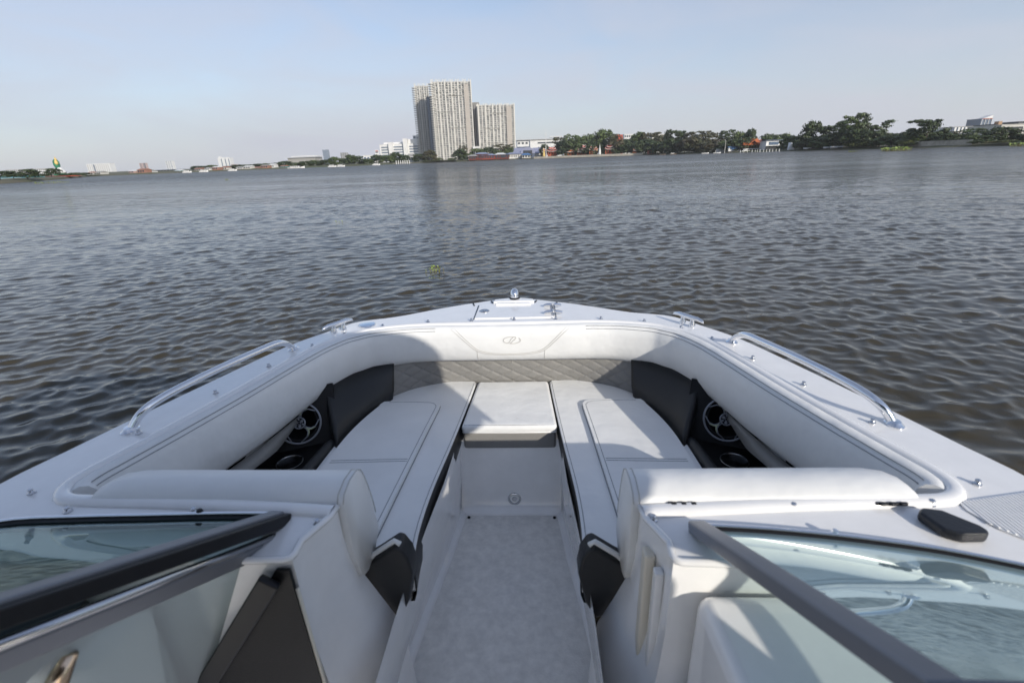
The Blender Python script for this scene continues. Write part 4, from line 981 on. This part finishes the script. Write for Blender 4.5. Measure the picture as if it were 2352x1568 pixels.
# ---- right bank
rr, W, H, D = bldg('tiled_pavilion', 'riverside pavilion with an orange-brown tiled roof and open timber frame', 'pavilion', 1708, 1742, 331, 262, MAROON, 6, 1, 5, DARK)
add(rr, 'deck', WHITE, (0,-2,.9), (W*1.1,4,.25))
b = MB(); Wh = W*.62; z0 = H*1.0; b.add([(-Wh,-2.5,z0-.2),(Wh,-2.5,z0-.2),(Wh*.8,2,z0+2.6),(-Wh*.8,2,z0+2.6),(-Wh,7,z0-.2),(Wh,7,z0-.2)], [(0,1,2,3),(3,2,5,4),(0,3,4),(1,5,2)]); b.build('roof', ORANGE, rr, solid=.3)
b = MB(); b.add([(-2.8,-3.6,z0-.4),(0,-3.6,z0+1.9),(2.8,-3.6,z0-.4),(0,2,z0+2.2)], [(0,1,3),(1,2,3)]); b.build('gable', ORANGE, rr, solid=.3)
for a in np.linspace(-.5,.5,6): add(rr, 'post', BROWN, (a*W, -2.4, H*.5-.5), (.22,.22,H+1.0))
bldg('tiled_house', 'small tiled roof just right of the open pavilion', 'house', 1745, 1757, 321, 272, BROWN, 5, 1, 2, DARK, roof='hip', roofm=ORANGE, rh=2.5, overh=1)
rr, W, H, D = bldg('modern_house', 'white two-storey modern house with a glazed upper room', 'house', 1761, 1800, 322.5, 252, WHITE, 7, roofm=SLATE, overh=.5)
add(rr, 'window', WINB, (-W*.05,-.1,H*.70), (W*.55,.4,H*.30)); add(rr, 'balcony', WHITE, (-.05*W,-.8,H*.47), (W*1.1,1.6,.3)); add(rr, 'window', DARK, (-.1*W,-.1,H*.2), (W*.8,.4,H*.32))
rr, W, H, D = bldg('river_house', 'low house with grey roof and white gable right of the modern house', 'house', 1809, 1828, 329, 240, CREAM, 6, 1, 3, DARK, roof='gable', roofm=CONC, rh=1.3, overh=.6)
b = MB(); b.add([(-1.6,-1.5,0),(1.6,-1.5,0),(0,-1.5,3.0),(0,1.5,3.0)], [(0,1,2),(1,3,2),(0,2,3)]); q = b.build('tent', WHITE, solid=.05); sh = shore(1816); q.location = (sh.x, sh.y+1.5, .5); tag(q, 'white pointed tent on the bank below the low grey roofed house', 'tent')
rr, W, H, D = bldg('tarpaulin_shelter', 'shelter under a bright blue tarpaulin by the white speedboats', 'shelter', 1674, 1700, 338, shore(1687).y+4, WHITE, 4, roofm=BLUE, overh=.5); add(rr, 'tarpaulin', BLUE, (W*.1,-.3,H*.72), (W*.8,.2,H*.45))
q = add(None, 'site_wall', WHITE, (shore(1661).x, shore(1661).y+4, 1.1), (4.2,.3,1.9)); tag(q, 'short white wall left of the blue tarpaulin', 'wall')
boat_far(1683, 7.0, 'sleek white speedboat pulled up below the blue tarpaulin', WHITE, WHITE, dd=-.4, cab=.7, hh=.9); boat_far(1712, 4.0, 'small white speedboat under the tiled pavilion', WHITE, WHITE, dd=-.2, cab=.5, hh=.8)
for vx, lab in ((1521,'brown longtail boat right of the pink hut'),(1545,'brown wooden boat with cream canopy under the dark trees'),(1619,'white dinghy by the green bank'),(1646,'white dinghy left of the bare pole')): boat_far(vx, 3.6, lab, WHITE if 'white' in lab else BROWN, CREAM, dd=.5, cab=.35 if 'canopy' in lab else 0, hh=.35)
for i, vx in enumerate((1700,1708,1716,1727,1734,1739,1745,1753,1760,1767,1774,1782,1789)):
    p = shore(vx, .7); q = MB().tube([(0,0,-.5),(0,0,1.1)], .16, 7).build('pile', CREAM if i % 3 else WHITE); q.location = p
    tag(q, 'pale pile in the water before the tiled pavilion, number %s from its left end' % ('one','two','three','four','five','six','seven','eight','nine','ten','eleven','twelve','thirteen')[i], 'pile', 'pale piles along the right bank')
for vx, vt, lab in ((1643,345,'pale leaning pole rising from the water left of the dinghy'),(1664,323,'tall pale bare pole at the left of the white wall')):
    p = shore(vx, .5); t_ = at(vx, vt, p.y); q = MB().tube([(0,0,-.5),(0,0,t_.z)], [.16,.07], 7).build('pole', CREAM); q.location = (p.x, p.y, 0); tag(q, lab, 'pole')
rr, W, H, D = bldg('dark_roof_house', 'house with a dark brown roof among the trees left of the round tree', 'house', 2008, 2050, 301, 235, DARK, 8, roof='hip', roofm=BROWN, rh=1.6, overh=1)
add(rr, 'fascia', CREAM, (-W*.25,-.7,H*.66), (W*.4,.15,.25))
b = MB(); rws = []
for t in np.linspace(0,1,24):
    vx = 2092+146*t; p = shore(vx, -.3); rws.append([(p.x,p.y+1.0,.1),(p.x,p.y+1.0,1.95+.05*math.sin(t*40)),(p.x,p.y+1.4,1.95),(p.x,p.y+1.4,.1)])
b.grid(rws, close=True, cap=True); q = b.build('river_wall', STAIN); tag(q, 'stained grey concrete river wall on the right bank', 'wall')
rr, W, H, D = bldg('striped_block', 'pale block with white vertical strips behind the right trees', 'building', 2188, 2262, 291, 420, WHITE, 20, roofm=CONC)
for i in range(9): add(rr, 'glazing_strip', WINB, (-W/2+(i+.5)*W/9, -.2, H*.5), (W*.025,.5,H*.95))
add(rr, 'end_wall', SLATE, (-W*.49,-.3,H*.5), (W*.04,.6,H))
rr, W, H, D = bldg('glass_tower', 'glass tower with a slanted red-edged top on the right skyline', 'tower block', 2256, 2279, 273, 430, WINB, 14)
b = MB(); b.add([(-W/2,-.3,H),(W/2,-.3,H),(W/2,-.3,H+W*.35),(-W/2,6,H),(W/2,6,H),(W/2,6,H+W*.35)], [(0,1,2),(5,4,3),(0,2,5,3),(1,4,5,2)]); b.build('crown', WHITE, rr)
for i in range(4): add(rr, 'mullion', WHITE, (-W/2+i*W/3,-.2,H/2), (.25,.5,H))
add(rr, 'top_trim', REDP, (0,-.4,H), (W,.3,.35)); add(rr, 'annex', WINB, (W*.78,4,H*.35), (W*.55,10,H*.7))
rr, W, H, D = bldg('banded_building', 'large building with cream and black bands at the right edge', 'building', 2302, 2440, 285, 300, CREAM, 22, roofm=CREAM)
for i in range(4): add(rr, 'window_band', DARK, (0,-.2,H*(.16+.22*i)), (W,.5,H*.10))
g = random.Random(2)
for i in range(22): add(rr, 'panel', CREAM, (-W/2+W*g.random(),-.4,H*(.16+.22*g.randrange(4))), (W*.022,.4,H*.11))
add(rr, 'roof_block', DARK, (W*.10,8,H*1.1), (W*.5,10,H*.2))
rr, W, H, D = bldg('dark_block', 'dark block with an orange chimney left of the banded building', 'building', 2284, 2306, 286, 320, DARK, 14); add(rr, 'chimney', TAN, (-W*.15,0,H*1.08), (W*.35,3,H*.2))
for x0, x1, lab in ((1850,1863,'small white boathouse on the right bank, nearest the tents'),(1896,1904,'narrow white gate frame on the bank between two boathouses'),(1912,1936,'grey ramp with a white gateway at the water')):
    sh = shore((x0+x1)/2); rr, W, H, D = bldg('gateway', lab, 'gateway', x0, x1, hor(x0)+ (4 if x0 > 1900 else 5), sh.y+.6, CONC if x0 > 1880 else CREAM, 1.5, roofm=WHITE, overh=.1)
    add(rr, 'opening', DARK, (W*.2,-.1,H*.4), (W*.4,.2,H*.75))

# ---- trees, one by one
T = tree
T(4,394,44,'dark tree at the extreme left edge above the turquoise roof',0,0); T(34,398,22,'small round tree right of the leftmost tree',0,0,20); T(66,390,36,'tall dark tree in front of the red roof hall',0,0,4,bare=.1)
T(96,400,24,'low tree between the tall dark tree and the statue',0,1,30); T(121,388,26,'dark tree immediately left of the giant statue',0,0,22)
T(155,399,30,'green tree immediately right of the giant statue',0,1,8,bare=.05); T(172,397,26,'bushy tree left of the broad white slab tower',0,1,12,bare=.05); T(190,397,24,'tallest of the bushy trees by the reeds',0,0,14,bare=.05); T(212,402,28,'low tree in front of the broad white slab tower',0,1,30,bare=.05); T(230,404,20,'small tree at the foot of the broad white slab tower',0,0,30)
for i, vx in enumerate((168,184,200,216)):
    tree(vx, hor(vx)+2+i*.6, 20, 'clump of tan reeds on the left bank, %s from the left' % ('first','second','third','fourth')[i], 3, 4, 1.5, 'reeds', 'bush', grp='reed clumps on the left bank')
for i, (vx, vt, vw, lm) in enumerate(((338,396,18,1),(452,388,20,0),(470,388,22,0),(486,386,18,1),(545,385,22,0),(568,385,26,1),(590,383,24,0),(612,382,22,1),(632,381,20,0),(575,386,20,0),(556,387,18,1),(520,388,22,0))):
    T(vx, vt-6, vw+4, ('small tree left of the grey flat roofed hall','dark tree right of the domed pavilion','dark tree below the pink roofed houses','green tree below the pink roofed houses','tree below the pinkish block','green tree between the pinkish block and the terrace','dark tree left of the long terrace','green tree before the long terrace','dark tree at the right end of the long terrace','small dark tree low by the water right of the pinkish block','pale green tree below the low cream roofed house','low tree at the foot of the ornate tower')[i], 0, lm, 25+i, bare=.05)
for i, (vx, vt, vw, lm, lab) in enumerate(((654,371,26,0,'dark tree at the left end of the flat white roof'),(680,374,30,1,'green tree below the flat white roof'),(700,371,28,0,'dark tree below the middle of the flat white roof'),(722,369,26,1,'tree below the right end of the flat white roof'),(716,380,14,3,'small bright yellow-green tree by the water'),(745,368,28,0,'dark tree below the faint crowned tower'),(768,362,26,1,'green tree left of the hazy brown block'),(790,365,24,0,'tree in front of the hazy brown block'),(804,357,22,0,'tall narrow tree right of the hazy brown block'),(822,360,30,0,'round dark tree left of the flag building'),(842,367,26,1,'lower green tree below the flag building'),(866,357,30,0,'dark tree at the left foot of the white terraced block'),(890,358,28,1,'green tree at the middle foot of the terraced block'),(908,352,26,0,'tree at the right foot of the terraced block'),(926,357,26,0,'dark tree left of the gazebo'),(963,355,28,0,'dark tree between the gazebo and the left tower'),(986,347,30,2,'brownish tree before the dark blue slab'))):
    T(vx, vt, vw, lab, 0, lm, 14+(i % 4)*3, bare=.04)
T(1008,363,16,'small bush at the foot of the tallest tower',0,1,8,bare=.02); T(1036,364,14,'tiny bush at the foot of the tallest tower, right part',0,1,8,bare=.02)
T(1056,345,34,'round dark tree at the right foot of the tallest tower',0,0,10,bare=.03); T(1063,335,16,'thin sparse tree rising over the round one',1,2,14); T(1096,343,36,'green tree below the gap between the towers',0,1,22,bare=.05); T(1124,340,34,'dark tree before the shorter tower left part',0,0,24,bare=.05); T(1155,331,34,'brownish spreading tree before the shorter tower',1,2,26); T(1170,340,26,'green tree at the right foot of the shorter tower',0,1,22,bare=.05); T(1143,347,24,'low green tree behind the maroon houses',0,1,18)
for i, vx in enumerate((985,1010,1035)):
    tree(vx, hor(vx)+1.2, 30, 'yellow-green grass clump on the bank below the %s' % ('left tower','tallest tower','right foot of the tallest tower')[i], 3, 3, 2, 'bush', 'bush', grp='grass clumps below the towers')
for i, (vx, vt, vw, k, lm, lab) in enumerate(((1250,333,18,0,0,'small dark tree behind the slim shrine gate'),(1293,317,34,1,2,'brown-tinged tree right of the school block'),(1312,310,34,1,1,'tall tree behind the low orange shrine'),(1335,316,36,0,1,'broad green tree behind the pointed shrine'),(1352,313,32,0,1,'green tree behind the orange and gold shrine'),(1388,303,50,0,1,'large round green tree over the shrines'),(1412,312,32,0,2,'tree with brown patches below the temple roof'),(1440,322,40,0,0,'dark tree right of the right-hand red shrine'),(1466,308,40,0,1,'tree between the temple roof and the long cream block'),(1492,304,44,1,2,'autumn-brown tree above the pink hut'),(1310,333,40,0,0,'low dark tree right behind the low orange shrine'),(1360,333,40,0,0,'low dark tree behind the middle shrines'),(1420,335,44,0,0,'low dark tree behind the right-hand shrine'),(1455,330,40,0,0,'low dark tree above the small orange pavilion'),
    (1516,315,36,0,2,'olive tree in front of the long cream block'),(1538,298,30,2,0,'pointed dark tree right of the long cream block'),(1556,300,34,1,0,'dark layered tree beside the pointed one'),(1572,322,44,0,0,'dense low dark tree left of the brown spreading trees'),(1602,302,52,1,2,'wide flat-topped brown tree'),(1628,305,36,1,2,'thin brown tree with bare twigs'),(1644,318,34,1,2,'reddish brown tree by the tall pale pole'),(1612,328,56,0,2,'low brown thicket tree over the green bank'),(1672,299,32,1,0,'layered dark tree right of the tall pale pole'),(1668,326,40,0,1,'low green tree above the blue tarpaulin'),(1698,306,28,0,1,'round green tree left of the tiled pavilion'),(1724,300,28,0,0,'dark round tree behind the tiled pavilion'),(1714,318,40,0,0,'low dark tree right behind the tiled pavilion'),(1762,317,24,0,1,'tree behind the left half of the modern house'),(1785,317,26,0,1,'tree behind the right half of the modern house'),(1815,314,32,0,1,'round tree behind the low grey roofed house'),(1801,334,24,0,1,'green shrub tree between the modern house and the low house'),(1838,330,30,0,1,'green tree just right of the white tent'))):
    T(vx, vt, vw, lab, k, lm, 20+(i % 5)*4 if 'low' not in lab else 12, bare=.05 if k != 1 else .2)
for i, (vx, vt, vw, k, lm, lab) in enumerate(((1846,312,34,0,0,'dark tree at the left foot of the big right-bank group'),(1868,284,42,0,0,'tall oval tree, first of the big right-bank group'),(1890,312,40,0,1,'mid-green tree below the tall oval tree'),(1916,288,52,1,0,'broad dark crown left of the tallest tree'),(1955,264,46,1,1,'tallest tree of the right bank with a ragged top'),(1984,262,26,1,0,'narrow dark top leaning right of the tallest tree'),(2004,280,58,1,0,'spreading dark tree right of the tallest tree'),(1940,318,50,0,0,'low dark tree between the tallest tree and the water'),(1978,312,46,0,3,'yellow-green tree at the water below the tallest tree'),(2012,318,44,0,0,'dark tree below the dark roofed house'),(2050,308,40,0,0,'dark tree right of the dark roofed house'),(2085,304,40,0,0,'low round tree left of the big round tree'),(2121,275,60,1,0,'big round tree standing alone on the right bank'),(2110,306,44,0,0,'lower foliage tree under the big round tree, left'),(2142,305,44,0,0,'lower foliage tree under the big round tree, right'),(2169,294,34,2,0,'conical dark tree right of the big round tree'),(2180,308,44,0,0,'low dark tree right of the conical one'),(2195,301,20,1,2,'slender tree before the striped block'),(2234,296,54,1,1,'umbrella shaped tree before the glass tower'),(2218,312,44,0,0,'low dark tree under the umbrella shaped tree'),(2262,312,40,0,0,'dark tree below the glass tower'),(2305,294,48,0,0,'dark tree before the banded building'),(2340,312,50,0,1,'tree at the right edge below the banded building'),(2280,316,40,0,1,'low green tree left of the banded building'),(2390,300,60,0,0,'tree beyond the right edge'),(2450,300,70,0,1,'second tree beyond the right edge'))):
    T(vx, vt, vw, lab, k, lm, 10+(i % 4)*4, bare=.04 if k != 1 else .18)
for i, (vx, vt, vw, lm, lab) in enumerate(((1874,325,30,1,'light shrub by the small white boathouse'),(1893,328,24,1,'shrub beside the narrow white gate'),(1976,328,34,3,'bright shrub on the bank under the yellow-green tree'),(2088,326,30,3,'yellowish shrub at the left end of the river wall'),(2255,322,34,1,'shrub at the right end of the river wall'),(2285,324,30,4,'tan shrub right of the river wall'),(2315,322,40,3,'yellow-green shrub below the banded building'),(2350,324,40,1,'shrub at the right picture edge'))):
    tree(vx, vt, vw, lab, 0, lm, 3, 'bush', 'bush', grp='shrubs on the right bank')
for vx, vt, vw, lab in ((2018,314,34,'banana palm left of the dark shrubs on the right bank'),(2078,318,36,'banana palm left of the river wall'),(2034,322,30,'low banana palm between the two others'),(1958,300,18,'thin tall palm rising before the tallest tree')):
    tree(vx, vt, vw, lab, 'p', 3 if vx > 2060 else 1, 4, 'palm', 'palm_tree', grp='palms on the right bank', var=int(vx) % 4, bare=.15 if vx > 2000 else .6)

for i, (vx, vt, vw, lm, lab) in enumerate(((1768,311,38,0,'dark undergrowth tree behind the left part of the modern house'),(1800,310,40,1,'green undergrowth tree behind the right part of the modern house'),(1828,316,36,0,'dark undergrowth tree behind the low grey roofed house'),(1300,326,44,0,'understorey tree behind the quay, nearest the school block'),(1340,327,46,1,'understorey tree behind the pointed shrine'),(1378,325,46,0,'understorey tree left of the large round tree trunk'),(1408,326,44,1,'understorey tree right of the large round tree trunk'),(1478,324,48,0,'understorey tree just left of the pink hut'),(1506,328,44,0,'understorey tree just right of the pink hut'),(1536,322,48,0,'dark undergrowth tree under the pointed dark tree'),(1588,318,48,2,'brown undergrowth tree under the flat-topped tree'),(1560,326,46,0,'dark undergrowth tree at the water behind the longtail boats'),(1640,330,44,2,'brown undergrowth tree behind the white dinghies'),(1690,322,44,0,'dark undergrowth tree behind the blue tarpaulin'),(1860,318,46,0,'dark undergrowth tree behind the small white boathouse'),(1900,316,50,0,'dark undergrowth tree behind the narrow white gate'),(1930,304,50,0,'dark filling tree left below the tallest tree'),(1968,298,52,0,'dark filling tree under the tallest tree top'),(2000,304,52,0,'dark filling tree under the spreading tree'),(2034,314,44,0,'dark filling tree just under the dark roof'),(2070,314,44,0,'dark filling tree before the low round tree'),(2098,312,44,1,'green filling tree at the left end of the river wall'),(2155,312,44,0,'dark filling tree behind the middle of the river wall'),(2205,318,44,0,'dark filling tree behind the right part of the river wall'),(2244,312,44,1,'green filling tree behind the right end of the river wall'))):
    T(vx, vt, vw, lab, 0, lm, (17 if vx < 1485 else 70 if 1760 < vx < 1830 else 7) if 'under' in lab else 9, bare=.0, grp='undergrowth trees of the far bank')

# ---- floating water hyacinth
def hyacinth(loc, R, n, s, label, seed=1, flat=False):
    g = random.Random(seed); r = empty('water_hyacinth', loc); tag(r, label, 'floating plant', 'drifting water hyacinth')
    lf, stm = MB(), MB()
    for i in range(n):
        a = g.uniform(0,6.28); q = R*math.sqrt(g.random()); x, y = q*math.cos(a)*1.5, q*math.sin(a)*.8; h = s*g.uniform(.3,1.0)*(.4 if flat else 1); lx, ly = g.uniform(-.4,.4)*h, g.uniform(-.4,.4)*h
        stm.tube([(x,y,-.02),(x+lx*.4,y+ly*.4,h*.6),(x+lx,y+ly,h)], s*.045, 5)
        c = Vector((x+lx, y+ly, h)); u = Vector((g.uniform(-1,1),g.uniform(-1,1),g.uniform(.0,.8))).normalized(); v = u.orthogonal().normalized(); w_ = s*g.uniform(.16,.28)
        lf.add([c+(u*math.cos(t)*1.15+u*1.0+v*math.sin(t)*.85)*w_+Vector((0,0,-.12*w_*abs(math.sin(t)))) for t in np.linspace(0,5.6,8)], [tuple(range(8))])
    o = lf.build('leaf', HYL, r); tag(o, kind='stuff')
    o = stm.build('stem', HYS, r); tag(o, kind='stuff'); return r
HYL = mat('hyacinth_leaf', (.27,.34,.08), .4, c2=(.15,.22,.05), vscale=9); HYS = mat('hyacinth_stem', (.22,.24,.07), .5, c2=(.14,.09,.03), vscale=12)
p = onz(1006, 625, 0); hyacinth((p.x,p.y,.01),   .10, 14, .085, 'small green plant drifting just ahead of the bow', 3)
p = onz(981, 627, 0); hyacinth((p.x,p.y,.005), .025, 3, .05, 'single round leaf cluster left of the drifting plant', 5)
p = onz(995, 639, 0); hyacinth((p.x,p.y,.0), .06, 7, .035, 'flat line of leaves floating just below the drifting plant', 8, True)
p = onz(2058, hor(2058)+19, 0); hyacinth((p.x,p.y,.02), 2.2, 110, .8, 'big green raft of plants floating near the right bank', 6)
p = onz(1957, hor(1957)+18, 0); hyacinth((p.x,p.y,.02), .8, 30, .35, 'small green raft left of the big floating raft', 7)
p = onz(120, hor(120)+22, 0); hyacinth((p.x,p.y,.02), 2.4, 60, .3, 'thin green raft on the water at far left', 9)
p = onz(523, hor(523)+30, 0); hyacinth((p.x,p.y,.02), .35, 12, .2, 'tiny raft of leaves on the open water at left', 10)
p = onz(780, 512, 0); hyacinth((p.x,p.y,.01), .08, 5, .06, 'lone yellow leaf clump floating on open water', 12)
p = onz(2346, hor(2346)+19, 0); hyacinth((p.x,p.y,.02), 1.6, 60, .8, 'green plants floating at the right picture edge', 14)

# ---- river haze
hz = MB().box((0, 1200, 100), (4200, 3400, 206)).build('haze', GEL)
hm = bpy.data.materials.new('haze_air'); hm.use_nodes = True; n = hm.node_tree
for q in list(n.nodes):
    if q.type != 'OUTPUT_MATERIAL': n.nodes.remove(q)
pv = n.nodes.new('ShaderNodeVolumePrincipled'); pv.inputs['Color'].default_value = (.95,.97,1,1); pv.inputs['Density'].default_value = .00017; pv.inputs['Anisotropy'].default_value = .1
n.links.new(pv.outputs[0], [q for q in n.nodes if q.type == 'OUTPUT_MATERIAL'][0].inputs['Volume'])
hz.data.materials.clear(); hz.data.materials.append(hm); tag(hz, 'thin pale river haze', kind='stuff')
